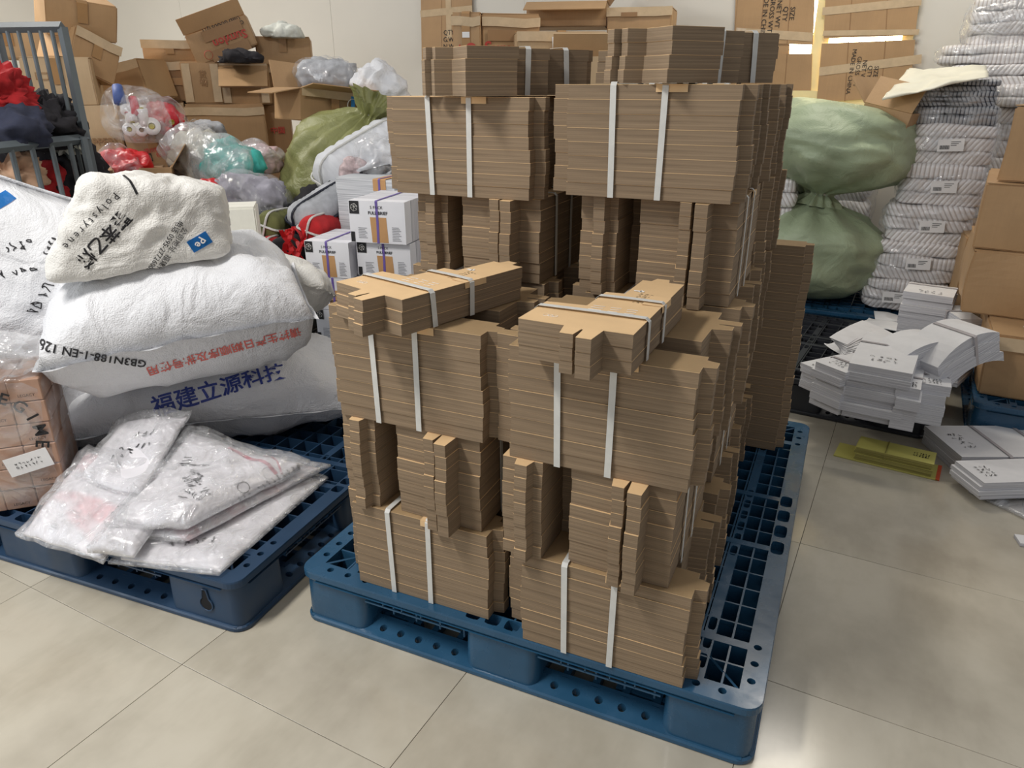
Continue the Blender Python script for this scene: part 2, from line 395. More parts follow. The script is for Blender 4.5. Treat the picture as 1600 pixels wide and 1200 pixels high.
def pallet(name, label, loc, rz, Lx, Ly, mat, group=None, H=.15, keyhole=False, cell=.065, hx=None):
    o_ = thing(name, label, 'pallet', loc, rz, group)
    def posts(L):
        if L > 1.25: return [(0, .24), (.535, .865), (L - .24, L)]
        return [(0, .19), (.45, .64), (L - .19, L)]
    X, Y = posts(Lx), posts(Ly); R = .045
    # blocks
    for i, (a, b) in enumerate(X):
        for j, (c, d) in enumerate(Y):
            bm = bmesh.new(); e = .004
            for k, (z0, z1, g0, g1) in enumerate(((.006, H - .004, 0, .001),)):
                p0 = rrect(a + e, b - e, c + e, d - e, .028, 5); p1 = rrect(a + e + .002, b - e - .002, c + e + .002, d - e - .002, .028, 5)
                A = [bm.verts.new((x, y, z0)) for x, y in p0]; B = [bm.verts.new((x, y, z1 - .006)) for x, y in p1]
                n = len(A)
                for q in range(n): bm.faces.new((A[q], A[(q + 1) % n], B[(q + 1) % n], B[q]))
            mesh_obj('block', bm, mat, o_, smooth=True)
    # outer lip of the deck, following a rounded rectangle
    bm = bmesh.new(); prof = [(-.001, H - .022), (-.003, H - .018), (-.003, H - .004), (-.002, H), (.006, H)]
    rings = []
    for off, z in prof: rings.append([bm.verts.new((x, y, z)) for x, y in rrect(off, Lx - off, off, Ly - off, .036, 6)])
    n = len(rings[0])
    for A, B in zip(rings, rings[1:]):
        for q in range(n): bm.faces.new((A[q], A[(q + 1) % n], B[(q + 1) % n], B[q]))
    # corner plates
    for (cx, cy, sx, sy) in ((0, 0, 1, 1), (Lx, 0, -1, 1), (Lx, Ly, -1, -1), (0, Ly, 1, -1)):
        arc = [(.042 - .036 * math.cos(t_), .042 - .036 * math.sin(t_)) for t_ in [PI / 2 * k / 6 for k in range(7)]]
        pts = arc + [(R, .006), (R, R), (.006, R)]; f = [bm.verts.new((cx + sx * x, cy + sy * y, H)) for x, y in pts]; bm.faces.new(f if sx * sy > 0 else f[::-1])
    def rimholes(L, P, slots):
        hs = []
        for i, (a, b) in enumerate(P):
            if i != 1:
                n_ = 4; base = .075 if i == 0 else L - .075; sg = 1 if i == 0 else -1
                for k in range(3): hs.append((base + sg * .052 * k, None, .0085, .0085, True))
            elif slots:
                n_ = 4; st_ = (b - a) / n_
                for k in range(n_): hs.append((a + st_ * (k + .5), None, st_ * .36, .016, False))
        return hs
    for (L, P, fn) in ((Lx, X, 'x'), (Ly, Y, 'y')):
        for side in (0, 1):
            b2 = bmesh.new(); hs = [(h[0], .026, h[2], h[3], h[4]) for h in rimholes(L, P, True)]
            hole_strip(b2, R, L - R, .006, R, H, .03, hs)
            # inner wall of the rim
            b2.faces.new([b2.verts.new(v) for v in ((R, R, H), (R, R, H - .035), (L - R, R, H - .035), (L - R, R, H))])
            b2.faces.new([b2.verts.new(v) for v in ((R, -.004, H - .026), (R, R, H - .026), (L - R, R, H - .026), (L - R, -.004, H - .026))])
            if fn == 'x': M_ = Matrix.Identity(4) if side == 0 else Matrix.Translation((Lx, Ly, 0)) @ Matrix.Rotation(PI, 4, 'Z')
            else: M_ = Matrix.Translation((0, Ly, 0)) @ Matrix.Rotation(-PI / 2, 4, 'Z') if side == 0 else Matrix.Translation((Lx, 0, 0)) @ Matrix.Rotation(PI / 2, 4, 'Z')
            b2.transform(M_); me = bpy.data.meshes.new('q'); b2.to_mesh(me); b2.free(); bm.from_mesh(me); bpy.data.meshes.remove(me)
            # ribs seen under the rim in the fork openings
            for (a, b) in ((P[0][1], P[1][0]), (P[1][1], P[2][0])):
                b2 = bmesh.new()
                for k in range(1, 5): 
                    xx = a + (b - a) * k / 5; bx(b2, xx - .0015, xx + .0015, .001, .04, H - .04, H - .024)
                bx(b2, a, b, .001, .004, H - .042, H - .038)
                b2.transform(M_); me = bpy.data.meshes.new('q'); b2.to_mesh(me); b2.free(); bm.from_mesh(me); bpy.data.meshes.remove(me)
    mesh_obj('deck_rim', bm, mat, o_)
    # grid of the deck: wider flat bars along the blocks, thin ribs between
    bm = bmesh.new(); rt = .0022
    bars = lambda L, P: [P[0][1] - .075, P[1][0] + .02, P[1][1] - .045, P[2][0] + .05]
    BX, BY = bars(Lx, X), bars(Ly, Y)
    for b_ in BX: 
        for (y0, y1) in ((R, Ly - R),):
            hs = []; k = R + .05
            while k < Ly - R - .04:
                if any(c - .02 < k < d + .02 for c, d in Y): hs.append((k, 0, .022, .0085, False)); k += .062
                else: k += .02
            b2 = bmesh.new(); hole_strip(b2, R, Ly - R, -.0125, .0125, H - .001, .03, hs)
            for yy in (-.0125, .0125): b2.faces.new([b2.verts.new(v) for v in ((R, yy, H - .001), (Ly - R, yy, H - .001), (Ly - R, yy, H - .05), (R, yy, H - .05))])
            b2.transform(Matrix.Translation((b_ + .0125, 0, 0)) @ Matrix.Rotation(PI / 2, 4, 'Z')); me = bpy.data.meshes.new('q'); b2.to_mesh(me); b2.free(); bm.from_mesh(me); bpy.data.meshes.remove(me)
    for b_ in BY:
        b2 = bmesh.new(); hole_strip(b2, R, Lx - R, 0, .022, H - .0005, .03, [])
        for yy in (0, .022): b2.faces.new([b2.verts.new(v) for v in ((R, yy, H - .0005), (Lx - R, yy, H - .0005), (Lx - R, yy, H - .05), (R, yy, H - .05))])
        b2.transform(Matrix.Translation((0, b_, 0))); me = bpy.data.meshes.new('q'); b2.to_mesh(me); b2.free(); bm.from_mesh(me); bpy.data.meshes.remove(me)
    x = R + cell
    while x < Lx - R - .02: bx(bm, x - rt, x + rt, R, Ly - R, H - .095, H - .002); x += cell
    y = R + cell * 1.02
    while y < Ly - R - .02: bx(bm, R, Lx - R, y - rt, y + rt, H - .09, H - .003); y += cell * 1.02
    for (cx, cy, sx, sy) in ((0, 0, 1, 1), (Lx, 0, -1, 1), (Lx, Ly, -1, -1), (0, Ly, 1, -1)):
        tube(bm, [(cx + sx * (R - .01), cy + sy * (R - .01), H - .004), (cx + sx * .2, cy + sy * .2, H - .004)], .003, 4)
    mesh_obj('deck_grid', bm, mat, o_)
    # bottom frame
    bm = bmesh.new(); z = .03
    rings = [[bm.verts.new((x, y, zz)) for x, y in rrect(o2, Lx - o2, o2, Ly - o2, .04, 6)] for o2, zz in ((.001, 0), (-.0035, .003), (-.0035, .011), (.0, .015))]
    n = len(rings[0])
    for A, B in zip(rings, rings[1:]):
        for q in range(n): bm.faces.new((A[q], A[(q + 1) % n], B[(q + 1) % n], B[q]))
    for (L, P, fn) in ((Lx, X, 'x'), (Ly, Y, 'y')):
        for side in (0, 1):
            b2 = bmesh.new(); hs = []
            for (a, b) in ((P[0][1], P[1][0]), (P[1][1], P[2][0])):
                for k in range(5): hs.append((a + (b - a) * (k + .6) / 5.2, .026, .0095, .0095, True))
            hole_strip(b2, .02, L - .02, 0, .06, z, .02, hs)
            for v in b2.verts:
                v.co.z -= (1 - v.co.y / .06) * .016
            b2.faces.new([b2.verts.new(v) for v in ((.02, .06, z), (L - .02, .06, z), (L - .02, .06, .004), (.02, .06, .004))])
            if fn == 'x': M_ = Matrix.Identity(4) if side == 0 else Matrix.Translation((Lx, Ly, 0)) @ Matrix.Rotation(PI, 4, 'Z')
            else: M_ = Matrix.Translation((0, Ly, 0)) @ Matrix.Rotation(-PI / 2, 4, 'Z') if side == 0 else Matrix.Translation((Lx, 0, 0)) @ Matrix.Rotation(PI / 2, 4, 'Z')
            b2.transform(M_); me = bpy.data.meshes.new('q'); b2.to_mesh(me); b2.free(); bm.from_mesh(me); bpy.data.meshes.remove(me)
    for k in range(1, 16):
        xx = Lx * k / 16
        bx(bm, xx - .008, xx + .008, .05, .30, .004, z - .002); bx(bm, xx - .008, xx + .008, Ly - .3, Ly - .05, .004, z - .002)
    for k in range(1, 18):
        yy = Ly * k / 18
        bx(bm, .05, .3, yy - .007, yy + .007, .004, z - .003); bx(bm, Lx - .3, Lx - .05, yy - .007, yy + .007, .004, z - .003)
        if k in (2, 4, 9): bx(bm, .05, Lx - .05, yy - .01, yy + .01, .004, z - .001)
    mesh_obj('bottom_frame', bm, mat, o_)
    if keyhole:
        kx = Lx - .105; bm = bmesh.new(); zc = .062
        pts = [(kx + .020 * math.sin(a), zc - .020 * math.cos(a)) for a in [(-2.55 + 5.1 * k / 12) for k in range(13)]]; pts += [(kx + .0065, zc + .043), (kx - .0065, zc + .043)]
        f = [bm.verts.new((x, .0025, z_)) for x, z_ in pts]; bm.faces.new(f)
        mesh_obj('keyhole_shade', bm, M_SHADE, o_)  # flat near-black face, painted shade in place of a real hollow
        bm = bmesh.new(); tube(bm, [(x, .0025, z_) for x, z_ in pts + pts[:1]], .0022, 5, caps=False); mesh_obj('keyhole_rim', bm, mat, o_)
    return o_
PAL = pallet('plastic_pallet', 'bright blue plastic pallet carrying the tall kraft card stacks', (0, 0, 0), 0, 1.1, 1.4, M_BLUE)
A2 = math.radians(3)
PL2 = Vector((-.098, -.118, 0)) - Vector((math.cos(A2), math.sin(A2), 0)) * 1.4
pallet('plastic_pallet', 'slate blue plastic pallet with keyhole slot under the white sacks', PL2, A2, 1.4, 1.1, M_BLUE2, keyhole=True)
AB = math.radians(3)
pallet('plastic_pallet', 'black plastic pallet under the white printed carton sleeves', (-1.115, 1.09, 0), math.radians(5), 1.1, 1.3, M_BLACK)
pallet('plastic_pallet', 'black plastic pallet under the heap of wrapped textile bundles', (-2.57, 1.22, 0), math.radians(4), 1.15, 1.3, M_BLACK)
pallet('plastic_pallet', 'black plastic pallet under the olive sack, far end of the heap', (-2.75, 2.62, 0), math.radians(4), 1.4, 1.1, M_BLACK)
pallet('plastic_pallet', 'black plastic pallet under the loose white paper bundles', (.50, 1.90, 0), math.radians(-7), 1.02, .98, M_BLACK)
pallet('plastic_pallet', 'deep blue plastic pallet under the sage sacks and white packs', (.24, 2.98, 0), math.radians(-4), 1.4, 1.1, M_BLUE)
pallet('plastic_pallet', 'deep blue plastic pallet under the column of brown cartons', (1.655, 1.86, 0), math.radians(-4), 1.1, 1.4, M_BLUE)
# white worn print on the rim of the near pallet: scuffs
# ================================================================== kraft card bundles
TL = .05
OUT = [(TL, 0), (.395, 0), (.395, .03), (.418, .035), (.418, .06), (.395, .066), (.395, .084), (.28, .086), (.277, .122), (.175, .124), (.17, .2), (.053, .203), (.05, .118),
       (.012, .111), (.012, .088), (.042, .085), (.042, .0815), (0, .079), (0, .053), (.05, .050)]
def card_pack_mesh(seed, H, nsub, mirror=False):
    rnd = random.Random(seed); bm = bmesh.new(); h = H / nsub; cx, cy = .2, .1
    for k in range(nsub):
        dx, dy = 0, 0; s_ = 1
        pts = [((x - cx) * s_ + cx + dx, (y - cy) * s_ + cy + dy) for x, y in OUT]
        if mirror: pts = [(.4 - x, y) for x, y in pts][::-1]
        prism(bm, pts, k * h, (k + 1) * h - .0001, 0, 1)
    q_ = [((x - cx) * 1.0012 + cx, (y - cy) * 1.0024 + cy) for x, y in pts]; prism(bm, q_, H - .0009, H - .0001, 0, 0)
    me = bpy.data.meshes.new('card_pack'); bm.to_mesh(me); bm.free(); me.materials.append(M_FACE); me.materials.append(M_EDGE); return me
PK = {m: [card_pack_mesh(s, .0278, 2, m) for s in range(2)] for m in (False, True)}
def strap_loop(u, H, mirror=False, wid=.0125):
    dep = .2 if .053 < u < .17 else (.122 if u < .277 else .085); v0 = 0
    if u <= .05: dep = .11; v0 = .05
    e = .0042; x = .4 - u if mirror else u
    P = [(v0 - e, 0), (v0 - e, H * .5), (v0 - e, H - .002), (v0 + .002, H + e), (v0 + dep * .5, H + e * 1.2), (dep - .002, H + e), (dep + e, H - .002), (dep + e, 0)]
    bm = bmesh.new(); rnd = random.Random(u * 1000); sk = rnd.uniform(-.006, .006)
    pts = [(x + sk * (1 - z / H), y, z) for y, z in P]
    ribbon(bm, pts, (1, 0, 0), wid, -.0008); return bm
def make_bundle(name, npk, seed, mirror=False, straps=(.145, .25), tab=1, scaleh=1):
    rnd = random.Random(seed); r = thing(name, None, 'cardboard bundle'); H = npk * .0278; px = py = 0
    for k in range(npk):
        px = .003 * math.sin(k * .9 + seed * 2) + rnd.gauss(0, .0007); py = rnd.gauss(0, .0005)
        mesh_obj('card_pack', PK[mirror][rnd.randrange(2)], None, r, (px, py, k * .0278), (0, 0, rnd.gauss(0, .0012)))
    for u in straps: mesh_obj('strap', strap_loop(u, H, mirror), M_STRAP, r)
    if tab:
        u = straps[-1]; x = .4 - u if mirror else u; bm = bmesh.new()
        P = [(-.003, H - .014), (-.003, H + .0004), (.035, H + .0012)]
        ribbon(bm, [(x + .012, y, z) for y, z in P], (1, 0, 0), .062, -.0005); mesh_obj('folded_card', bm, M_FACE, r)
    return r
protos = [make_bundle('card_bundle', 8, s) for s in (1, 2, 3)]
used = [False] * 3
nb = [0]
def bundle(x, y, z, ang, label, sz=1.0, k=None, sx=1):
    k = nb[0] % 3 if k is None else k; nb[0] += 1
    o = protos[k] if not used[k] else copy_tree(protos[k])
    used[k] = True; o.location = (x, y, z); o.rotation_euler = (0, 0, ang); o.scale = (sx, 1, sz)
    o['label'] = label; o['group'] = 'strapped kraft card bundles on the blue pallet'; return o
def F(xb, y0, z, label, sz=1., **kw): return bundle(xb - TL, y0, z, 0, label, sz, **kw)        # flat edge to the viewer, body starting at xb
def B(xr, y1, z, label, sz=1., **kw): return bundle(xr + TL, y1, z, PI, label, sz, **kw)        # flat edge to the back, body ending at xr
def RF(xr, y0, z, label, sz=1., **kw): return bundle(xr, y0, z, PI / 2, label, sz, **kw)       # flat edge to the right, tabs at y0
def RB(xl, y1, z, label, sz=1., **kw): return bundle(xl, y1, z, -PI / 2, label, sz, **kw)      # flat edge to the left, tail to the viewer
Hn = 8 * .0278
zs = [.151, .371, .592, .822]; hs = [(zs[i + 1] - zs[i] - .001) / Hn for i in range(3)]
tn = ['bottom', 'second', 'third']; tn2 = ['bottom', 'second', 'third', 'fourth', 'fifth']
# right column, tiers 1 and 3 flat side to the viewer, tier 2 turned a quarter
for t in (0, 2):
    dx = .025 if t == 0 else 0
    F(.577 + dx, -.002 if t == 0 else -.004, zs[t], 'kraft card bundle, right front column, %s tier, flat side to the front' % tn[t], hs[t], k=t % 3)
    B(.895 + dx * .3, .362, zs[t], 'kraft card bundle, right front column, %s tier, tabs poking out right behind the front one' % tn[t], hs[t])
    F(.585, .40, zs[t], 'kraft card bundle, right middle column, %s tier, facing front' % tn[t], hs[t])
    B(.895, .715, zs[t], 'kraft card bundle, right middle column, %s tier, tabs at the right side' % tn[t], hs[t])
    F(.560, .75, zs[t], 'kraft card bundle, right rear column, %s tier, facing front' % tn[t], hs[t])
    B(.875, 1.10, zs[t], 'kraft card bundle, right rear column, %s tier, tabs at the right side' % tn[t], hs[t])
for t in range(3):
    F(.665, 1.14, zs[t], 'wide dark kraft card bundle at the pallet back right, %s of three' % ['lowest', 'middle', 'topmost'][t], hs[t], k=1)
RF(.903, -.045, zs[1], 'kraft card bundle, right front column, second tier, tab stack jutting toward the viewer', hs[1])
RB(.562, .388, zs[1], 'kraft card bundle, right front column, second tier, narrow rough end at its left', hs[1])
RF(.905, .40, zs[1], 'kraft card bundle, right middle column, second tier, flat side to the right', hs[1])
RB(.565, .86 - .01, zs[1], 'kraft card bundle, right middle column, second tier, flat side to the left', hs[1])
# left column
for t in (0, 2):
    F(.160 + (.007 if t == 0 else 0), .022, zs[t], 'kraft card bundle, left front column, %s tier, flat side to the front' % tn[t], hs[t])
    B(.475, .385, zs[t], 'kraft card bundle, left front column, %s tier, behind the front one' % tn[t], hs[t])
    F(.130, .425, zs[t], 'kraft card bundle, left middle column, %s tier, facing front' % tn[t], hs[t])
    B(.450, .735, zs[t], 'kraft card bundle, left middle column, %s tier, facing back' % tn[t], hs[t])
RF(.493, -.02, zs[1], 'kraft card bundle, left front column, second tier, tab stack jutting toward the viewer', hs[1])
RB(.153, .424, zs[1], 'kraft card bundle, left front column, second tier, narrow rough end at its left', hs[1])
RF(.470, .43, zs[1], 'kraft card bundle, left middle column, second tier, flat side to the right', hs[1])
RB(.128, .895, zs[1], 'kraft card bundle, left middle column, second tier, flat side to the left', hs[1])
# rear stack, tiers 4 and 5
z4, z5 = .823, 1.042; h4 = (z5 - z4 - .001) / Hn; h5 = (1.263 - z5 - .001) / Hn
RF(.903, .352, z4, 'kraft card bundle, right column, fourth tier, tab stack jutting toward the viewer', h4)
RB(.566, .800, z4, 'kraft card bundle, right column, fourth tier, narrow rough end at its left', h4)
F(.550, .835, z4, 'kraft card bundle, right rear column, fourth tier, facing front', h4); B(.880, 1.15, z4, 'kraft card bundle, right rear column, fourth tier, facing back', h4)
F(.545, .362, z5, 'kraft card bundle, right column, fifth tier, broad flat side with two straps', h5)
B(.862, .70, z5, 'kraft card bundle, right column, fifth tier, tabs seen past its right edge', h5)
F(.550, .735, z5, 'kraft card bundle, right rear column, fifth tier, facing front', h5); B(.875, 1.06, z5, 'kraft card bundle, right rear column, fifth tier, dark tabs furthest right', h5)
z4l, z5l = .823, 1.020; h4l = (z5l - z4l - .001) / Hn; h5l = (1.237 - z5l - .001) / Hn
RF(.463, .365, z4l, 'kraft card bundle, left column, fourth tier, tab stack jutting toward the viewer', h4l)
RB(.130, .825, z4l, 'kraft card bundle, left column, fourth tier, narrow rough end at its left', h4l)
F(.103, .385, z5l, 'kraft card bundle, left column, fifth tier, broad flat side with two straps', h5l)
B(.42, .745, z5l, 'kraft card bundle, left column, fifth tier, facing back', h5l)
# bundles lying on top
def top_bundle(name, label, npk, seed, x, y, z, ang, mirror=False, straps=(.115, .235), sz=1, tab=1):
    o = make_bundle(name, npk, seed, mirror, straps, tab); o.location = (x, y, z); o.rotation_euler = (0, 0, ang); o.scale = (1, 1, sz)
    tag(o, label, None, 'strapped kraft card bundles on the blue pallet'); return o
def prints(o, H, mirror=False):
    """white print on the upper face of a card bundle"""
    X = lambda u: .4 - u if mirror else u
    bm = bmesh.new()
    rnd = random.Random(4)
    for k in range(3):
        for j in range(3):
            x = .150 + j * .012 - k * .0; y0 = .03 + k * .03; L = rnd.uniform(.016, .024); bx(bm, x, x + .0018, y0, y0 + L, 0, .0003)
    bx(bm, .30, .307, .055, .075, 0, .0003); bx(bm, .296, .312, .060, .063, 0, .0003)
    for a in range(3):
        for k in range(10):
            t0, t1 = 2 * PI * k / 10, 2 * PI * (k + 1) / 10; r0 = .0052; cx, cy = .085, .150 + a * .008
            tube(bm, [(cx + r0 * math.cos(t0), cy + r0 * math.sin(t0), 0), (cx + r0 * math.cos(t1), cy + r0 * math.sin(t1), 0)], .0004, 3, caps=False)
    tag(mesh_obj('white_print', bm, M_WHITEINK, o, (0, 0, H + .0006)), kind='stuff')
    q = scribble_bm(.07, .009, 8, 3, .0008, 3); q.transform(Matrix.Rotation(PI, 4, 'Z')); mesh_obj('pencil_note', q, M_INK, o, (.255, .045, H + .0009))
tb = top_bundle('card_bundle', 'short kraft card bundle on the right front column, straps crossing its bright top', 3, 11, .822, -.118, .824, PI / 2 - .02, sz=.85, straps=(.130, .235)); prints(tb, 3 * .0278)
tb = top_bundle('card_bundle', 'short kraft card bundle lying askew on the left front column', 3, 12, .362, -.095, .823, PI / 2 - .29, sz=.85, straps=(.125, .235)); prints(tb, 3 * .0278)
top_bundle('card_bundle', 'kraft card bundle on the very top left, rough tabs and dark notches to the front', 4, 13, 0.432, 0.702, 1.2385, PI + .80, True, (.225, .335), sz=.88)
top_bundle('card_bundle', 'kraft card bundle on the very top right, rough tabs and dark notches to the front', 4, 14, 0.852, 0.712, 1.2645, PI + .80, True, (.225, .335), sz=.88)
top_bundle('card_bundle', 'kraft card bundle on the very top, further back between the two others', 3, 15, .40, .93, 1.2645, 0, False, (.215, .30), sz=1)
0 and top_bundle('card_bundle', 'kraft card bundle on the very top at the far right, behind the right one', 3, 16, 1.005, .80, 1.2645, PI, False, (.10, .235), sz=.9, tab=0)

# ================================================================== soft things
def nz(v, s=1, seed=0): return noise.noise(Vector((v[0] * s + seed * 7.3, v[1] * s - seed * 3.1, v[2] * s + seed)))
def crease(v, s, seed):
    a = Vector((v[0] * s + seed * 5.1, v[1] * s + seed * 2.7, v[2] * s - seed * 1.9))
    b = a + .6 * noise.noise_vector(a * .7)
    return 1 - abs(noise.noise(b)) * 2.6
def pillow_bm(L, W, H, n=44, seed=1, amp=.02, cr=.012, flat=.0, k=3.2, e=.5, seam=.012, sag=0, corner=.03, twist=0):
    """sewn sack: two sheets meeting at a seam, L x W, thickness H; local origin at centre"""
    bm = bmesh.new(); m = max(8, int(n * W / L)); G = []
    for s_ in (1, -1):
        rows = []
        for i in range(n + 1):
            r = []
            for j in range(m + 1):
                u, v = -1 + 2 * i / n, -1 + 2 * j / m
                f = (max(0, 1 - abs(u) ** k) * max(0, 1 - abs(v) ** k)) ** e
                # edges pulled in between the corners
                x = u * L / 2 * (1 - corner * (1 - v * v)); y = v * W / 2 * (1 - corner * 1.4 * (1 - u * u))
                z = s_ * f * H / 2
                p = Vector((x, y, z))
                d = amp * nz(p, 3.5, seed) + 1.7 * cr * (crease(p, 4.5, seed) - .5) * min(1, f * 3) * (.4 + .6 * (1 - f)) + cr * .75 * crease(p, 11, seed + 4) * min(1, f * 3)
                if s_ < 0:
                    if flat and z < -H / 2 * (1 - flat): z = -H / 2 * (1 - flat); d *= .2
                p.z = z + s_ * d * min(1, 4 * f) + sag * (u * u) * H + nz(p, 2, seed + 9) * amp * .4
                r.append(p)
            rows.append(r)
        G.append(rows)
    V = [[[None] * (m + 1) for _ in range(n + 1)] for _ in (0, 1)]
    for s_ in (0, 1):
        for i in range(n + 1):
            for j in range(m + 1):
                if s_ == 1 and (i in (0, n) or j in (0, m)): V[1][i][j] = V[0][i][j]
                else: V[s_][i][j] = bm.verts.new(G[s_][i][j])
    for s_ in (0, 1):
        for i in range(n):
            for j in range(m):
                q = (V[s_][i][j], V[s_][i + 1][j], V[s_][i + 1][j + 1], V[s_][i][j + 1])
                bm.faces.new(q if s_ == 0 else q[::-1])
    if seam:   # sewn flap along both short ends
        for j in (0, m):
            sg = -1 if j == 0 else 1; pr = None
            for i in range(n + 1):
                a = V[0][i][j]; c = bm.verts.new(a.co + Vector((0, sg * seam * 1.1, seam * .5 + nz(a.co, 12, seed) * seam)))
                if pr: bm.faces.new((pr[0], a, c, pr[1]))
                pr = (a, c)
        for i in (0, n):
            sg = -1 if i == 0 else 1; pr = None
            for j in range(m + 1):
                a = V[0][i][j]; c = bm.verts.new(a.co + Vector((sg * seam, 0, nz(a.co, 14, seed) * seam)))
                if pr: bm.faces.new((pr[0], a, c, pr[1]))
                pr = (a, c)
    return bm
def super_bm(a, b, c, n=20, p=3.5, seed=1, amp=.015, cr=.01, flat=.1, s=3.5, cs=6):
    bm = bmesh.new(); bmesh.ops.create_cube(bm, size=2); bmesh.ops.subdivide_edges(bm, edges=bm.edges[:], cuts=n, use_grid_fill=True)
    for v in bm.verts:
        q = v.co.copy(); q = Vector([math.tan(t * .72) / math.tan(.72) for t in q])
        l = (abs(q.x) ** p + abs(q.y) ** p + abs(q.z) ** p) ** (1 / p); q /= l
        P = Vector((q.x * a / 2, q.y * b / 2, q.z * c / 2)); d = amp * nz(P, s, seed) + cr * (crease(P, cs, seed) - .6) + cr * .4 * crease(P, cs * 2.4, seed + 3)
        P += q.normalized() * d
        if flat: P.z = max(P.z, -c / 2 * (1 - flat))
        v.co = P
    return bm
def soft(name, label, cat, bm, mat, loc, rot=(0, 0, 0), group=None, part='body'):
    """a thing with one cloth body, origin at its own place; further parts are added under it"""
    t_ = thing(name, label, cat, loc, rot=rot, group=group); o = mesh_obj(part, bm, mat, t_, smooth=True); return t_, o
def on_surface(target, px, py, dy=10):
    bpy.context.view_layer.update(); Mw = target.matrix_world; Mi = Mw.inverted()
    tb = bmesh.new(); tb.from_mesh(target.data); tree = BVHTree.FromBMesh(tb); tb.free()
    d = ray(px, py).normalized(); o_ = Mi @ _C; dl = (Mi.to_3x3() @ d).normalized()
    h = tree.ray_cast(o_, dl)
    return tree, Mi, h
def place(target, bm, px, py, ang, mat, name='printed_lettering', off=.002, maxlen=.012, bend=0, label=None, reach=.08):
    """lay flat lettering on the soft surface of target around the point seen at px,py; ang = reading direction in the photo"""
    tree, Mi, h = on_surface(target, px, py)
    if h[0] is None: print('MISS', target.name, px, py); bm.free(); return None
    # mean normal around the spot
    n_ = Vector((0, 0, 0))
    for dx, dy in ((0, 0), (14, 0), (-14, 0), (0, 10), (0, -10)):
        hh = tree.ray_cast(Mi @ _C, (Mi.to_3x3() @ ray(px + dx, py + dy)).normalized())
        if hh[0] is not None: n_ += hh[1]
    n_.normalize(); hit = h[0]
    a = math.radians(ang); d2 = (Mi.to_3x3() @ ray(px + 8 * math.cos(a), py - 8 * math.sin(a))); o_ = Mi @ _C
    t_ = (hit - o_).dot(n_) / d2.dot(n_); ex = (o_ + d2 * t_ - hit).normalized(); ey = n_.cross(ex)
    refine(bm, maxlen); dead = []
    for v in bm.verts:
        x, y = v.co.x, v.co.y + bend * v.co.x ** 2
        p = hit + ex * x + ey * y; q = tree.ray_cast(p + n_ * reach, -n_, reach * 2.2)
        if q[0] is None: dead.append(v)
        else: v.co = q[0] + n_ * off
    bmesh.ops.delete(bm, geom=dead, context='VERTS')
    par = target.parent or target
    o = mesh_obj(name, bm, mat, par)
    if target.parent: o.location = target.location; o.rotation_euler = target.rotation_euler
    if label: o['label'] = label
    return o

# ---- sacks on the slate pallet
G1 = 'woven sacks piled on the slate pallet'
t_, low = soft('woven_sack', 'bottom white sack of the pile, blue printed Chinese characters on its side', 'sack',
      pillow_bm(.93, .52, .30, seed=3, amp=.03, flat=.25, k=2.6), M_SACK, (-.82, .58, .285), (math.radians(6), 0, math.radians(40)), G1)
place(low, text_mesh('福建立源科技', .070, True), 345, 609, 16, M_INKB, 'blue_lettering')
place(low, text_mesh('福建', .09, True), 232, 590, 14, M_INKB, 'blue_lettering')
bm = bmesh.new(); tube(bm, [(.455, .0, .0), (.50, .005, .01), (.53, .0, -.015), (.535, .005, -.04)], .004, 5); mesh_obj('tie_string', bm, M_SACK, t_)
t_, mid = soft('woven_sack', 'big fat middle white sack of the pile, red upside-down characters on its lower flap', 'sack',
      pillow_bm(.74, .58, .40, seed=5, amp=.03, flat=.22, k=3.4, e=.48, cr=.013), M_SACK, (-.765, .45, .605), (math.radians(5), math.radians(-5), math.radians(46)), G1)
place(mid, text_mesh('请按生产日期顺序及批号使用', .034, True), 352, 546, 195, M_INKR, 'red_lettering')
place(mid, text_mesh('GB3N188-1-EN 128', .032, True), 146, 556, 170, M_INK, 'black_lettering')
def topsack():
    b = super_bm(.43, .25, .27, 30, 9, 8, .016, .012, 0, 4, 8)
    for v in b.verts:
        t = v.co.x / .215; k = 1 - .30 * max(0, t * .5 + .5) ** 1.5
        v.co.z *= k; v.co.y *= .75 + .25 * (1 - max(0, t)); v.co.x += .55 * v.co.z * (1 - max(0, t)) ; v.co.z -= .01 * (t + 1)
    return b
t_, top = soft('woven_sack', 'boxy cream sack topmost of the pile, black characters and word Polystyrene', 'sack',
      topsack(), M_SACKC, (-.725, .355, .905), (0, 0, math.radians(48)), G1)
place(top, text_mesh('聚苯乙烯', .046, True), 160, 374, 226, M_INK, 'black_lettering')
place(top, text_mesh('P o l y s t y r e n e', .026), 142, 345, 226, M_INK, 'latin_lettering')
place(top, text_mesh('公司地址: 福建省\n电话 0595-27726000', .02), 262, 388, 238, M_INK, 'small_lettering')
b2 = bmesh.new(); bx(b2, -.03, .03, -.018, .018, 0, .0004); place(top, b2, 312, 378, 30, M_SKY, 'blue_print')
place(top, text_mesh('Pe', .03, True), 312, 378, 240, M_WHITEINK, 'white_lettering', off=.004)
b2 = bmesh.new(); bx(b2, -.035, .035, -.003, .003, 0, .0004); place(top, b2, 203, 283, -55, M_INK, 'black_line')
t_, far = soft('woven_sack', 'white sack standing at the photo left edge with black handwriting', 'sack',
      pillow_bm(.84, .64, .34, seed=11, amp=.03, k=2.6), M_SACK, (-1.24, .21, .58), (math.radians(78), math.radians(-66), math.radians(58)), G1)
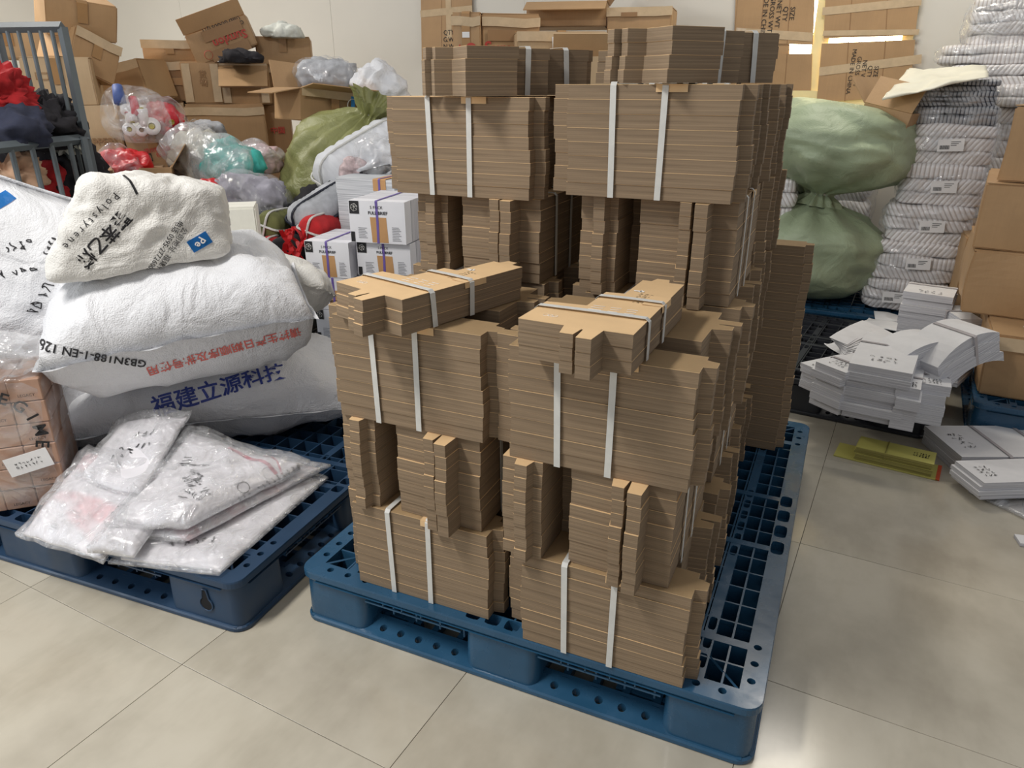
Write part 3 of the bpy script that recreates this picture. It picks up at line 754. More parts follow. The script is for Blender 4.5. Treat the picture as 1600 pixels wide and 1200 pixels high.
for k, (x, y, a, ww, hh) in enumerate(((28, 385, 10, .08, .03), (30, 425, 8, .10, .025), (62, 468, 60, .12, .03), (80, 385, 60, .06, .03))):
    place(far, scribble_bm(ww, hh, 4, k + 3, .003), x, y, a, M_INK, 'handwriting')
b2 = bmesh.new(); bx(b2, -.03, .03, -.02, .02, 0, .0004); place(far, b2, 3, 312, 30, M_SKY, 'blue_print')
soft('woven_sack', 'creased white sack behind the middle sack, its top edge peeking out right', 'sack',
      pillow_bm(.7, .4, .22, seed=21, amp=.03, k=2.6), M_SACKC, (-.96, .90, .60), (math.radians(-20), math.radians(14), math.radians(28)), G1)
soft('woven_sack', 'greyish sack squeezed behind the wrapped carton, left of the lowest sack', 'sack',
      pillow_bm(.36, .3, .22, seed=23, amp=.03, k=2.6), M_SACKC, (-1.20, .46, .27), (0, 0, math.radians(60)), G1)
# ---- film-wrapped block of kraft packs, front left
WB = thing('wrapped_card_block', 'film-wrapped block of pinkish kraft packs with big black curved print at left edge', 'card block', (-.80, -.02, .152), math.radians(44))
M_PINKK = simple('pinkish_kraft', (176, 140, 118), .7, .07, 30, .1, 200)
bm = bmesh.new(); bx(bm, 0, .078, .0, .1, 0, .0625); bmesh.ops.bevel(bm, geom=bm.edges[:], offset=.0025, segments=1, affect='EDGES'); pk = bpy.data.meshes.new('kraft_pack'); bm.to_mesh(pk); bm.free(); pk.materials.append(M_PINKK)
for i in range(6):
    for j in range(6):
        for k in range(2):
            mesh_obj('kraft_pack', pk, None, WB, (-.48 + i * .080 + random.uniform(-.002, .002), .001 + k * .102 + random.uniform(0, .005), j * .064))
for i in range(6):
    for j in range(6):
        if (i + j) % 2 == 0: flat_decal(WB, text_mesh('LEGACY', .011), (-.44 + i * .08, .0, .018 + j * .064), (1, 0, 0), (0, 0, 1), M_INK, 'small_print')
def arc_text(word, R_, a0, da, size):
    out = bmesh.new()
    for i, ch in enumerate(word):
        g_ = text_mesh(ch, size, True); a = math.radians(a0 + da * i)
        g_.transform(Matrix.Translation((R_ * math.cos(a), R_ * math.sin(a), 0)) @ Matrix.Rotation(a - PI / 2, 4, 'Z'))
        me = bpy.data.meshes.new('q'); g_.to_mesh(me); g_.free(); out.from_mesh(me); bpy.data.meshes.remove(me)
    return out
flat_decal(WB, arc_text('REGIME', .125, 80, -19, .046), (-.155, -.001, .225), (1, 0, 0), (0, 0, 1), M_INK, 'black_lettering')
b2 = bmesh.new()
for k in range(5): bx(b2, -.17 + k * .022, -.158 + k * .022, -.05 + .012 * abs(k - 2), .05 - .012 * abs(k - 2), 0, .0004)
flat_decal(WB, b2, (-.115, -.001, .235), (.92, 0, .38), (-.38, 0, .92), M_INK, 'black_emblem')
b2 = bmesh.new(); bx(b2, -.055, .055, -.028, .028, 0, .001); flat_decal(WB, b2, (-.075, -.006, .145), (.97, 0, .2), (-.2, 0, .97), M_PAPER, 'paper_label')
flat_decal(WB, scribble_bm(.07, .009, 7, 9, .0012, 2), (-.075, -.0085, .145), (.97, 0, .2), (-.2, 0, .97), M_INK, 'handwriting')
bm = super_bm(.49, .212, .392, 16, 14, 4, .002, .002, 0, 6, 12); bm.transform(Matrix.Translation((-.24, .103, .195))); mesh_obj('stretch_film', bm, M_FILM, WB, smooth=True)
bm = super_bm(.52, .26, .10, 26, 2.6, 6, .05, .03, 0, 9, 9); bm.transform(Matrix.Translation((-.24, .10, .425))); mesh_obj('crumpled_film', bm, M_FILMW, WB, smooth=True)
PINKI = simple('pink_ink', (222, 178, 186), .5, .1, 30)
# ---- flat packets of printed film on the slate pallet
M_PKT = simple('white_printed_film', (226, 224, 228), .25, .05, 12, .12, 30)
def pink_mat():
    t = NT('white_and_pink_film'); n = t.noise(4, 2, t.coord((1, 3, 1))); c = t.ramp(n, [(.45, S((228, 226, 230))), (.62, S((226, 196, 200)))])
    t.base(c); t.set(Roughness=.3); t.bump(t.noise(30, 4, t.coord()), .2, .004); return t.m
M_PINK = pink_mat()
def packet(label, corners, th, mat, seed, amp=.01, film=True, lift=None, group='flat film packets on the slate pallet', scrib=()):
    c = [Vector(q) for q in corners]; o_ = sum(c, Vector()) / 4; t_ = thing('film_packet', label, 'packet', o_, 0, group); n = 26
    def surf(mat_, dz, gr, am, nm):
        bm = bmesh.new(); R_ = []
        for s_ in (0, 1):
            rows = []
            for i in range(n + 1):
                r = []
                for j in range(n + 1):
                    u, v = i / n, j / n; uu, vv = .5 + (u - .5) * gr, .5 + (v - .5) * gr
                    p = (c[0] * (1 - uu) * (1 - vv) + c[1] * uu * (1 - vv) + c[2] * uu * vv + c[3] * (1 - uu) * vv) - o_
                    ed = min(1, 9 * min(u, 1 - u)) * min(1, 9 * min(v, 1 - v))
                    w_ = am * nz(p, 5, seed) + am * .6 * crease(p, 9, seed)
                    p = p + Vector((0, 0, dz + (w_ if s_ else w_ * .3) + (th * (.35 + .65 * ed) if s_ else 0)))
                    r.append(bm.verts.new(p))
                rows.append(r)
            R_.append(rows)
        for s_ in (0, 1):
            for i in range(n):
                for j in range(n):
                    q = (R_[s_][i][j], R_[s_][i + 1][j], R_[s_][i + 1][j + 1], R_[s_][i][j + 1]); bm.faces.new(q if s_ else q[::-1])
        for i in range(n):
            for (a, b) in (((i, 0), (i + 1, 0)), ((n, i), (n, i + 1)), ((n - i, n), (n - i - 1, n)), ((0, n - i), (0, n - i - 1))):
                bm.faces.new((R_[0][a[0]][a[1]], R_[0][b[0]][b[1]], R_[1][b[0]][b[1]], R_[1][a[0]][a[1]]))
        return mesh_obj(nm, bm, mat_, t_, smooth=True)
    b_ = surf(mat, .0, 1, amp, 'printed_sheets')
    for (px, py, an, ww, hh, k, th_) in scrib: place(b_, scribble_bm(ww, hh, k, px, th_), px, py, an, M_INK, 'handwriting', off=.003)
    if film: surf(M_FILMP, .006, 1.10, amp * 2.0, 'clear_bag')
    return t_, b_
z0 = .152
packet('plain white flat packet lowest at the pallet front corner', [(-.43, -.16, z0), (-.165, -.095, z0), (-.215, .36, z0), (-.52, .36, z0 + .02)], .018, M_PKT, 1, .004, scrib=((300, 848, 185, .12, .028, 6, .0035),))
packet('pink-edged flat packet under the others, its pointed corner at the right', [(-.47, -.10, z0 + .03), (-.30, -.06, z0 + .03), (-.22, .37, z0 + .035), (-.56, .30, z0 + .05)], .02, M_PINK, 2, .006)
pr, pb = packet('clear packet with crumpled black print and a round emblem, topmost at the right', [(-.47, -.13, .225), (-.30, -.055, .215), (-.24, .31, .215), (-.60, .26, .27)], .035, M_PKT, 3, .012,
   scrib=((300, 725, 60, .03, .10, 1, .002), (300, 760, 50, .12, .03, 7, .003)))
b2 = bmesh.new()
for k in range(14):
    a0, a1 = 2 * PI * k / 14, 2 * PI * (k + 1) / 14; tube(b2, [(.016 * math.cos(a0), .016 * math.sin(a0), 0), (.016 * math.cos(a1), .016 * math.sin(a1), 0)], .0011, 3, caps=False)
place(pb, b2, 380, 762, 0, M_INK, 'round_emblem'); 
for k in range(26): place(pb, scribble_bm(.034, .007, 9, k + 60, .0008), 285 + k * 7.6, 832 - k * 4.1, -48, M_INK, 'fine_print')
for k in range(12): place(pb, scribble_bm(.030, .006, 9, k + 90, .0007), 285 + k * 9, 668 + k * 1.0, -60, M_INK, 'fine_print')
for k, (x, y) in enumerate(((292, 722), (303, 738), (312, 752), (296, 752), (322, 768), (308, 776))): place(pb, scribble_bm(.045, .030, 4, k + 110, .0018), x, y, 60 + 20 * k, M_INK, 'crumpled_print')
for k, (dx, wd) in enumerate(((0, .02), (12, .006), (20, .012))):
    b2 = bmesh.new(); bx(b2, -.13, .13, -wd / 2, wd / 2, 0, .0003); place(pb, b2, 432 - dx, 702 + dx, -27, PINKI, 'pink_stripe')
packet('pink-striped clear packet draped over the pallet front edge at the left', [(-.74, -.20, .165), (-.46, -.185, .16), (-.50, .10, .24), (-.80, .06, .26)], .03, M_PINK, 4, .014, scrib=((185, 795, 30, .05, .02, 3, .004),))
packet('clear packet with black handwriting leaning against the lowest sack', [(-.72, -.03, .24), (-.50, -.02, .24), (-.62, .27, .33), (-.80, .17, .30)], .025, M_PKT, 5, .014,
   scrib=((245, 650, -8, .12, .026, 6, .0035), (228, 678, 188, .07, .026, 3, .0035), (215, 700, 190, .10, .024, 5, .0035), (190, 712, 190, .06, .026, 3, .0035)))
packet('small crumpled clear packet between the two large ones at the front', [(-.47, -.20, .185), (-.37, -.165, .18), (-.41, -.01, .225), (-.52, -.02, .24)], .025, M_PKT, 6, .02, scrib=((222, 800, 70, .03, .05, 3, .0015),))

# ================================================================== cartons
def carton(label, loc, w_, d_, h_, yaw, mat=None, tilt=(0, 0), openf=0, seed=1, tape='v', group=None, prints=(), name='carton', dent=.006, flaps=None):
    """front face on -y, origin at bottom centre of the front face"""
    mat = mat or M_CT; t_ = thing(name, label, 'carton', loc, rot=(tilt[0], tilt[1], yaw), group=group); X = w_ / 2
    bm = bmesh.new()
    if openf:
        th = .006
        for a in ((-X, X, 0, th), (-X, X, d_ - th, d_)): bx(bm, a[0], a[1], a[2], a[3], 0, h_)
        for a in ((-X, -X + th), (X - th, X)): bx(bm, a[0], a[1], th, d_ - th, 0, h_)
        bx(bm, -X, X, 0, d_, 0, th)
    else:
        bx(bm, -X, X, 0, d_, 0, h_); bmesh.ops.bevel(bm, geom=bm.edges[:], offset=.006, segments=2, affect='EDGES')
        bmesh.ops.subdivide_edges(bm, edges=[e for e in bm.edges if e.calc_length() > .1], cuts=7, use_grid_fill=True)
        for v in bm.verts:
            k = 1 - max(abs(v.co.x) / X, 0) ** 4; q = v.co.copy()
            v.co += Vector((nz(q, 4, seed), nz(q, 4, seed + 5), nz(q, 4, seed + 9) * .6)) * dent
            v.co.y -= dent * 1.2 * math.cos(PI * (q.z / h_ - .5)) * (1 if q.y < d_ / 2 else -1) * math.cos(q.x / X * 1.4) * .8
    mesh_obj('body', bm, mat, t_, smooth=False)
    def flap(edge, L, ang, wdt):
        b = bmesh.new(); bx(b, -wdt / 2, wdt / 2, 0, L, 0, .005); M_ = Matrix.Rotation(ang, 4, 'X')
        rot = {'f': 0, 'b': PI, 'l': -PI / 2, 'r': PI / 2}[edge]; pos = {'f': (0, 0, h_), 'b': (0, d_, h_), 'l': (-X, d_ / 2, h_), 'r': (X, d_ / 2, h_)}[edge]
        b.transform(Matrix.Translation(pos) @ Matrix.Rotation(rot, 4, 'Z') @ M_); mesh_obj('flap', b, mat, t_)
    fl_ = flaps if flaps is not None else ([('f', 2.6), ('b', 2.2), ('l', 2.5), ('r', 2.4)] if openf else [])
    for e, a in fl_: flap(e, (d_ if e in 'fb' else w_) * .45 if e in 'fb' else d_ * .45, a, w_ if e in 'fb' else d_)
    if not openf:
        b = bmesh.new(); bx(b, -X + .004, X - .004, .006, d_ / 2 - .002, h_, h_ + .004); bx(b, -X + .004, X - .004, d_ / 2 + .002, d_ - .006, h_, h_ + .004); mesh_obj('top_flap', b, mat, t_)
    if 'v' in tape:
        b = bmesh.new(); o2 = dent * 1.9 + .002
        ribbon(b, [(0, -o2, h_ * .45), (0, -o2, h_ - .004), (0, .001, h_ + .008), (0, d_ - .001, h_ + .008), (0, d_ + o2, h_ - .004), (0, d_ + o2, h_ * .5)], (1, 0, 0), .05, -.0006); mesh_obj('packing_tape', b, M_TAPE, t_)
    if 'h' in tape:
        b = bmesh.new(); o2 = dent * 1.9 + .002; ribbon(b, [(-X - .002, -o2, h_ * .9), (-X * .5, -o2, h_ * .9), (X * .5, -o2, h_ * .88), (X + .002, -o2, h_ * .9)], (0, 0, 1), .05, .0006); mesh_obj('packing_tape', b, M_TAPEC, t_)
    if 'm' in tape:
        b = bmesh.new(); o2 = dent * 1.9 + .0026; ribbon(b, [(-X, -o2, h_ * .5), (0, -o2, h_ * .5), (X, -o2, h_ * .5)], (0, 0, 1), .045, .0006); mesh_obj('packing_tape', b, M_TAPE, t_)
    if 'e' in tape:   # taped vertical edges
        for sx in (-1, 1):
            b = bmesh.new(); o2 = dent * 1.6 + .002; ribbon(b, [(sx * (X - .03), -o2, .01), (sx * (X - .03), -o2, h_ - .01)], (1, 0, 0), .05, -.0006 * 1); mesh_obj('packing_tape', b, M_TAPEC, t_)
    for (kind, x, z, size, rot, m_) in prints:
        if kind == 'umbrella':
            b = bmesh.new(); f = [b.verts.new((size * math.cos(a), size * .8 * math.sin(a), 0)) for a in [PI * k / 10 for k in range(11)]]; b.faces.new(f); bx(b, -size * .06, size * .06, -size, .0, 0, .0003); tube(b, [(0, -size, 0), (size * .15, -size * 1.15, 0), (size * .35, -size * .95, 0)], size * .06, 4)
        elif kind == 'arrow':
            b = bmesh.new(); b.faces.new([b.verts.new(v) for v in ((-size * .6, 0, 0), (size * .6, 0, 0), (0, size, 0))]); bx(b, -size * .25, size * .25, -size, 0, 0, .0003)
        elif kind == 'rect':
            b = bmesh.new(); bx(b, -size, size, -size * .25, size * .25, 0, .0003)
        elif kind == 'paper':
            b = bmesh.new(); bx(b, -size, size, -size * .7, size * .7, 0, .0006)
        elif kind == 'logo':
            b = bmesh.new()
            for (ox, oy) in ((0, 0),):
                for q in ((-1, -.6, 1, -.45), (-1, .45, 1, .6), (-1, -.6, -.85, .6), (.85, -.6, 1, .6)): bx(b, q[0] * size, q[2] * size, q[1] * size, q[3] * size, 0, .0003)
        elif kind == 'ring':
            b = bmesh.new()
            for k in range(16): tube(b, [(size * math.cos(2 * PI * k / 16), size * math.sin(2 * PI * k / 16), 0), (size * math.cos(2 * PI * (k + 1) / 16), size * math.sin(2 * PI * (k + 1) / 16), 0)], size * .07, 3, caps=False)
        else: b = text_mesh(kind, size, True)
        c, s_ = math.cos(rot), math.sin(rot); o2 = dent * 1.9 + .003
        flat_decal(t_, b, (x * X, -o2, z * h_), (c, 0, s_), (-s_, 0, c), m_, 'printed_mark')
    return t_
def carton_px(label, x0, x1, y0, y1, r, depth, yo=0, **kw):
    cx = (x0 + x1) / 2; b = at(cx, y1, r); tp = at(cx, y0, r); a, c = at(x0, y1, r), at(x1, y1, r)
    w_ = (c - a).length * kw.pop('wf', 1); h_ = abs(tp.z - b.z); d = ray(cx, y1); yaw = math.atan2(d.y, d.x) - PI / 2 + math.radians(yo)
    return carton(label, b, w_ / max(.5, math.cos(math.radians(yo))) , depth, h_, yaw, **kw)
M_RED = M_INKRED
# left cluster behind the cage
carton_px('pale yellowish carton highest at the left photo edge behind the cage bars', -40, 78, 46, 92, 5.3, .4, 0, mat=M_CT2, seed=31)
carton_px('pale cream carton lower at the left photo edge behind the cage bars', -45, 46, 92, 230, 5.2, .4, 0, mat=M_CT2, seed=32)
carton_px('pale carton with small outlined logo and torn tape behind the cage post', 47, 156, 90, 166, 4.85, .4, -8, mat=M_CT2, seed=33, tape='v', prints=(('logo', -.45, .62, .03, 0, M_CT3),))
carton_px('pale wide carton with faint printed symbols under the one with outlined logo', 88, 198, 166, 240, 4.8, .45, -6, mat=M_CT2, seed=34, tape='', prints=(('ZIPPERS', .35, .25, .05, 0, M_CT3),))
carton_px('open empty brown carton on top of the left cluster, tipped forward', 76, 184, 2, 62, 5.0, .32, 12, tilt=(math.radians(14), math.radians(6)), seed=35, tape='v', prints=())
carton_px('brown carton tipped sideways under the topmost carton, shiny tape', 108, 178, 52, 118, 4.95, .35, 30, tilt=(0, math.radians(24)), seed=36, tape='vh')
carton_px('brown carton turned on its corner right of the pale logo carton', 158, 238, 100, 162, 5.4, .35, -30, tilt=(0, math.radians(-12)), seed=37, tape='h')
carton_px('brown carton with interlocked rectangle logo and red characters', 207, 290, 202, 256, 4.7, .35, -14, tilt=(0, math.radians(-7)), seed=38, tape='v',
   prints=(('logo', -.5, .28, .035, 0, M_INKRED), ('logo', -.40, .22, .035, 0, M_INK), ('福州制品有限公司\n包装用品', .42, .33, .028, 0, M_INKRED)))
carton_px('small dark brown carton wedged left of the red-character carton', 190, 222, 208, 243, 4.95, .3, 0, seed=39, mat=M_CT3, tape='')
carton_px('flat brown carton with red umbrella mark behind the red plastic bag', 172, 222, 238, 268, 4.7, .3, -4, seed=40, tape='', prints=(('umbrella', .5, .6, .03, 0, M_INKRED), ('FRAGILE', -.4, .6, .03, 0, M_INKRED)))
carton_px('tiny brown carton at the foot of the cage post, left of the red bag', 147, 172, 243, 275, 4.6, .2, 0, seed=41, tape='')
carton_px('dark open carton low behind the top cream sack', 153, 188, 268, 320, 4.2, .3, 0, seed=42, mat=M_CT3, tape='')
carton_px('small open carton holding a labelled inner box, right of the red bag', 226, 276, 262, 312, 4.3, .3, -5, seed=43, tape='', openf=1, flaps=[('r', 2.2)])
carton_px('labelled inner box standing inside the small open carton', 232, 262, 262, 300, 4.42, .12, -5, seed=44, mat=M_CT2, tape='', prints=(('rect', 0, .5, .03, 0, M_CT3), ('NO.1', 0, .5, .02, 0, M_INK)))
# back left wall of cartons, rows
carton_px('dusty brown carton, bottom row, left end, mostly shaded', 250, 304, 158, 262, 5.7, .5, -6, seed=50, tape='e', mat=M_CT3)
carton_px('wide brown carton with stained top edge, bottom row, middle', 304, 424, 163, 262, 5.6, .5, -4, seed=51, tape='h')
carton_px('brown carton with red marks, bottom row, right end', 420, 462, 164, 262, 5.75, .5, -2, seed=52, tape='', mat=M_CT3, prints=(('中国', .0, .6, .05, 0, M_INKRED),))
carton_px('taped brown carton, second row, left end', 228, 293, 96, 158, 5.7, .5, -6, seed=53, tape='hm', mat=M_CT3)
carton_px('brown carton with faint characters, second row, left of centre', 291, 350, 97, 162, 5.62, .45, -5, seed=54, tape='e', prints=(('货\n物', .1, .6, .05, 0, M_CT3),))
carton_px('heavily taped brown carton, second row, right of centre with loose flap', 350, 424, 99, 163, 5.62, .45, -5, seed=55, tape='vhme', flaps=[('f', 3.9)])
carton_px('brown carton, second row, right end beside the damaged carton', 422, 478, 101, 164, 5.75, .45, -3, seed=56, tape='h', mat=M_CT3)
carton_px('crumpled open carton with shiny tape, third row, left end', 227, 312, 66, 99, 5.7, .4, -6, seed=57, tape='vh', dent=.018, openf=0, flaps=[('r', 2.6)])
carton_px('tilted brown carton with red upside-down brand word and round stamp', 305, 408, 36, 86, 5.6, .22, -6, tilt=(0, math.radians(-19)), seed=58, tape='v', flaps=[('f', 1.9)],
   prints=(('Sunylon', .28, .45, .072, PI, M_INKRED), ('rect', .15, .74, .13, 0, M_CT3), ('rect', .15, .1, .13, 0, M_CT3), ('ring', -.55, .2, .026, 0, M_INKRED), ('COMPONENT PARTS\nUSED GOODS QTY', .2, .86, .03, PI, M_INK)))
carton_px('brown carton, third row, right end, white cloth on its lid', 402, 488, 58, 101, 5.7, .42, -3, seed=59, tape='v', mat=M_CT)
carton_px('small brown carton under the clear bag of grey cloth', 284, 342, 221, 262, 5.15, .3, -4, seed=48, tape='', mat=M_CT)
# supports hidden behind the heap
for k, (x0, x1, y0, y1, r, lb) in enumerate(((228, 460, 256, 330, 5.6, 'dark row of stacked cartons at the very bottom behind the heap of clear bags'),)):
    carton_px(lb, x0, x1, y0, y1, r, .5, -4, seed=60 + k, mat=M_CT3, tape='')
# damaged carton on the olive sack
dc = carton_px('torn open carton with blue print and shiny tape lying on the olive sack', 452, 590, 142, 193, 4.75, .38, 26, tilt=(0, math.radians(6)), seed=61, tape='hv', openf=1, dent=.012, flaps=[('l', 3.4), ('f', 3.0), ('b', 2.0)], wf=.72,
   prints=(('rect', .55, .62, .05, PI / 2, M_SKY), ('ring', .55, .62, .035, 0, M_WHITEINK), ('PIIZB005-H001', .35, .14, .045, 0, M_INK)))
# back centre, seen above the tall stack
carton_px('brown carton with red brand word, umbrella and arrow marks, back centre', 755, 842, 22, 140, 4.9, .40, 12, seed=62, tape='h', prints=(('Sunylon', -.05, .55, .10, 0, M_INKRED), ('rect', -.15, .72, .12, 0, M_CT3)))
carton_px('tall brown carton beside the wall sheet with red umbrella, back centre left', 709, 752, 20, 140, 4.85, .36, -10, seed=63, tape='vh', prints=(('umbrella', .35, .56, .03, 0, M_INKRED), ('arrow', -.45, .53, .03, 0, M_INKRED), ('paper', 0, .72, .022, 0, M_PAPER)))
carton_px('open empty carton on its side with dark inside, back centre top', 822, 946, 2, 42, 5.2, .35, -6, seed=64, tape='', openf=1, flaps=[('f', 3.5), ('r', 2.2)], mat=M_CT)
carton_px('carton lid block with stamp print, back centre right, behind the top right bundle', 946, 1046, 12, 70, 5.1, .35, -8, seed=65, tape='h', prints=(('rect', -.3, .82, .05, 0, M_CT3),))
carton_px('pale low carton with white shipping label, back centre', 808, 944, 50, 120, 4.7, .4, 8, seed=66, tape='hv', mat=M_CT2, prints=(('paper', .0, .75, .055, .1, M_PAPER),))
carton_px('open carton with one raised slanting flap between the top bundles', 865, 965, 88, 150, 4.3, .35, 4, seed=67, tape='', openf=1, flaps=[('b', .9), ('l', 2.9)], mat=M_CT2)
# right column of cartons on the deep blue pallet
YW = math.radians(-4)
def rc(label, x, y, z0, w_, h_, yaw, **kw): return carton(label, (x + w_ / 2, y, z0), w_, .62, h_, YW + math.radians(yaw), **kw)
rc('bottom carton of the right column with white label and lifted flap', 1.672, 1.935, .152, .62, .24, 0, seed=71, tape='h', dent=.010, prints=(('paper', -.3, .93, .06, .05, M_PAPER), ('rect', -.36, .90, .02, 0, M_INKRED)), flaps=[])
rc('bulging carton second from the bottom of the right column', 1.585, 2.20, .398, .62, .25, -1, seed=72, tape='v', dent=.022, prints=(('paper', .3, .96, .05, 0, M_PAPER),))
rc('tall carton third from the bottom of the right column', 1.575, 2.21, .654, .62, .25, -4, seed=73, tape='', dent=.008)
rc('topmost carton of the right column with a creased left face', 1.60, 2.20, .910, .62, .275, -14, seed=74, tape='', dent=.012)
rc('carton standing behind the right column, only its left corner visible', 1.64, 2.86, .152, .5, .44, 6, seed=75, tape='', mat=M_CT)

lb = atz(1580, 516, .400); b = bmesh.new(); bx(b, -.07, .07, -.04, .04, 0, .0008); b.transform(Matrix.Translation((1.86, 2.06, .3985)) @ Matrix.Rotation(-.05, 4, 'Z')); o = mesh_obj('shipping_label', b, M_PAPER); tag(o, 'white shipping label with red stamp on the lid of the lowest right carton', 'label')
b = bmesh.new(); bx(b, -.02, .02, -.012, .012, 0, .0004); mesh_obj('red_stamp', b, M_INKRED, o, (1.82, 2.045, .3996))

# ================================================================== cage with clothes
def cloth(label, px, py, r, a, b, c, mat, seed, rot=0, amp=.05, cr=.03, group='clothes heaped in the steel cage', name='garment', cat='clothing', p=2.6, tilt=0, n=16, cs=9):
    if 'cage' in label or 'gate' in label:
        r = max(r, 3.36 + .37 * max(px, 0) / 134 + max(a * .6, b * .5) + .12)
    t_, o = soft(name, label, cat, super_bm(a, b, c, n, p, seed, amp, cr, .15, 6, cs), mat, at(px, py, r), (0, math.radians(tilt), math.radians(rot)), group, 'cloth'); return t_, o
def fab(name, rgb, rough=.9): return simple(name, rgb, rough, .25, 14, .8, 40)
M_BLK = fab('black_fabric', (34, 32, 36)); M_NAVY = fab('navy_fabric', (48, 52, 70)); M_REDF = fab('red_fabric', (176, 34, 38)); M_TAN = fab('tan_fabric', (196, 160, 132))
M_LBL = fab('pale_blue_fabric', (176, 200, 208)); M_IVORY = fab('ivory_lace', (214, 216, 206)); M_GREYF = fab('grey_fuzzy_fabric', (158, 156, 166)); M_BLUEF = fab('royal_blue_fabric', (38, 62, 132))
M_REDS = simple('red_satin', (200, 26, 32), .4, .2, 10, .5, 25); M_TEAL = fab('teal_fabric', (70, 178, 168)); M_OLV = fab('olive_fabric', (98, 100, 58)); M_PINKF = fab('pale_pink_fabric', (206, 176, 176)); M_STRG = fab('grey_tulle', (170, 172, 176))
cage = thing('steel_cage', 'grey painted steel cage of square posts and thin bars at the left', 'cage', (0, 0, 0))
P0t, P0b = at(97, 42, 3.75), None
bm = bmesh.new()
def vbar(p, z0_, z1_, s_, nm, par):
    b = bmesh.new(); bx(b, p.x - s_, p.x + s_, p.y - s_, p.y + s_, z0_, z1_); return mesh_obj(nm, b, M_STEEL, par)
def hbar(a, b, s_, nm, par):
    q = bmesh.new(); tube(q, [a, b], s_ * 1.35, 4); return mesh_obj(nm, q, M_STEEL, par)
PR = at(97, 42, 3.75); TZ = PR.z; PLb = at(-8, 50, 3.95); PLb.z = TZ
dirb = (PLb - PR); dirb.z = 0
vbar(PR, .02, TZ, .014, 'post', cage); vbar(PR + dirb * .98, .02, TZ, .014, 'post', cage)
hbar(PR, PR + dirb * 1.3, .015, 'top_rail', cage)
for k in range(1, 8):
    q = PR + dirb * (k * .163)
    b = bmesh.new(); tube(b, [(q.x, q.y, .12), (q.x, q.y, TZ)], .0085, 8); mesh_obj('bar', b, M_STEEL, cage)
PF = at(-60, 232, 3.25); ZF = at(134, 217, 3.73).z; df = Vector((PF.x - PR.x, PF.y - PR.y, 0))
hbar(Vector((PR.x, PR.y, ZF)), Vector((PR.x + df.x, PR.y + df.y, ZF)), .015, 'gate_rail', cage)
vbar(Vector((PR.x, PR.y, 0)) + df * .03 + Vector((.03, -.02, 0)), .03, ZF + .01, .011, 'gate_post', cage)
for k in range(1, 6):
    q = PR + df * (k * .165); b = bmesh.new(); tube(b, [(q.x, q.y, .12), (q.x, q.y, ZF)], .010, 8); mesh_obj('bar', b, M_STEEL, cage)
hbar(Vector((PR.x, PR.y, .12)), Vector((PR.x + df.x, PR.y + df.y, .12)), .02, 'bottom_rail', cage)
hbar(Vector((PR.x, PR.y, .12)), Vector((PR.x + dirb.x * 1.3, PR.y + dirb.y * 1.3, .12)), .02, 'bottom_rail', cage)
cloth('bright red ruffled garment at the top left in the cage', -14, 152, 3.68, .2, .3, .24, M_REDF, 1, amp=.05, cr=.05, cs=14)
cloth('black pleated garment, largest and highest in the cage', 44, 196, 3.66, .38, .3, .22, M_BLK, 2, 20, .04, .05, cs=14)
cloth('navy knitted garment in front of the black pleated one', 20, 205, 3.56, .24, .2, .14, M_NAVY, 3, 0, .04, .04)
cloth('ivory lace garment poking out beside the cage post', 98, 222, 3.58, .16, .14, .12, M_IVORY, 4, 30, .03, .04, cs=16)
cloth('black garment filling the cage behind the lower gate', 70, 275, 3.62, .56, .3, .34, M_BLK, 5, 10, .05, .05)
cloth('black garment bulging at the right end behind the gate', 128, 288, 3.64, .22, .24, .3, M_BLK, 6, 40, .05, .04)
cloth('tan ruched garment behind the gate at the photo edge', 12, 272, 3.42, .22, .12, .14, M_TAN, 7, 60, .03, .04, cs=16)
cloth('red crumpled garment behind the gate bars', 64, 292, 3.44, .22, .12, .16, M_REDF, 8, 50, .04, .04)
cloth('pale blue garment low behind the gate bars', 118, 322, 3.50, .24, .16, .17, M_LBL, 9, 20, .04, .04)
cloth('black garment at the bottom of the cage between red and pale blue ones', 88, 345, 3.42, .2, .14, .2, M_BLK, 10, 20, .04, .04)
cloth('black and grey garments supporting the heap in the cage bottom', 40, 390, 3.6, .6, .34, .4, M_BLK, 12, 10, .05, .04)
# ================================================================== heap of bags in front of the carton rows
def bag(label, px, py, r, a, b, c, mat, seed, rot=0, tilt=0, film=True, amp=.04, cr=.03, name='plastic_bag', cat='bag', p=2.5, fm=None, group='bags and bundles heaped at the back left', roll=0, cs=9):
    t_, o = soft(name, label, cat, super_bm(a * .93, b * .93, c * .93, 16, p, seed, amp, cr, .1, 6, cs), mat, at(px, py, r), (math.radians(roll), math.radians(tilt), math.radians(rot)), group, 'contents')
    if film: mesh_obj('clear_bag', super_bm(a * 1.08, b * 1.08, c * 1.14, 20, p, seed + 3, amp * 1.2, cr, .1, 4, 4.5), fm or M_FILM, t_, smooth=True)
    return t_, o
bag('clear bag of dark grey cloth with knotted top on the carton row', 312, 208, 5.2, .30, .24, .13, M_STRG, 21, film=True)
bag('big milky clear bag with pale contents, left of the teal one', 305, 250, 4.5, .30, .26, .30, simple('pale_beige_fabric', (206, 200, 182), .7, .1, 8, .4, 20), 22, fm=M_FILMW, tilt=-20)
bag('clear bag of teal yarn in the middle of the heap', 358, 256, 4.35, .36, .28, .22, M_TEAL, 23, fm=M_FILMW, tilt=8)
bag('clear bag with pink cord, right of the teal one', 408, 248, 4.5, .24, .22, .18, M_PINKF, 24, fm=M_FILMW)
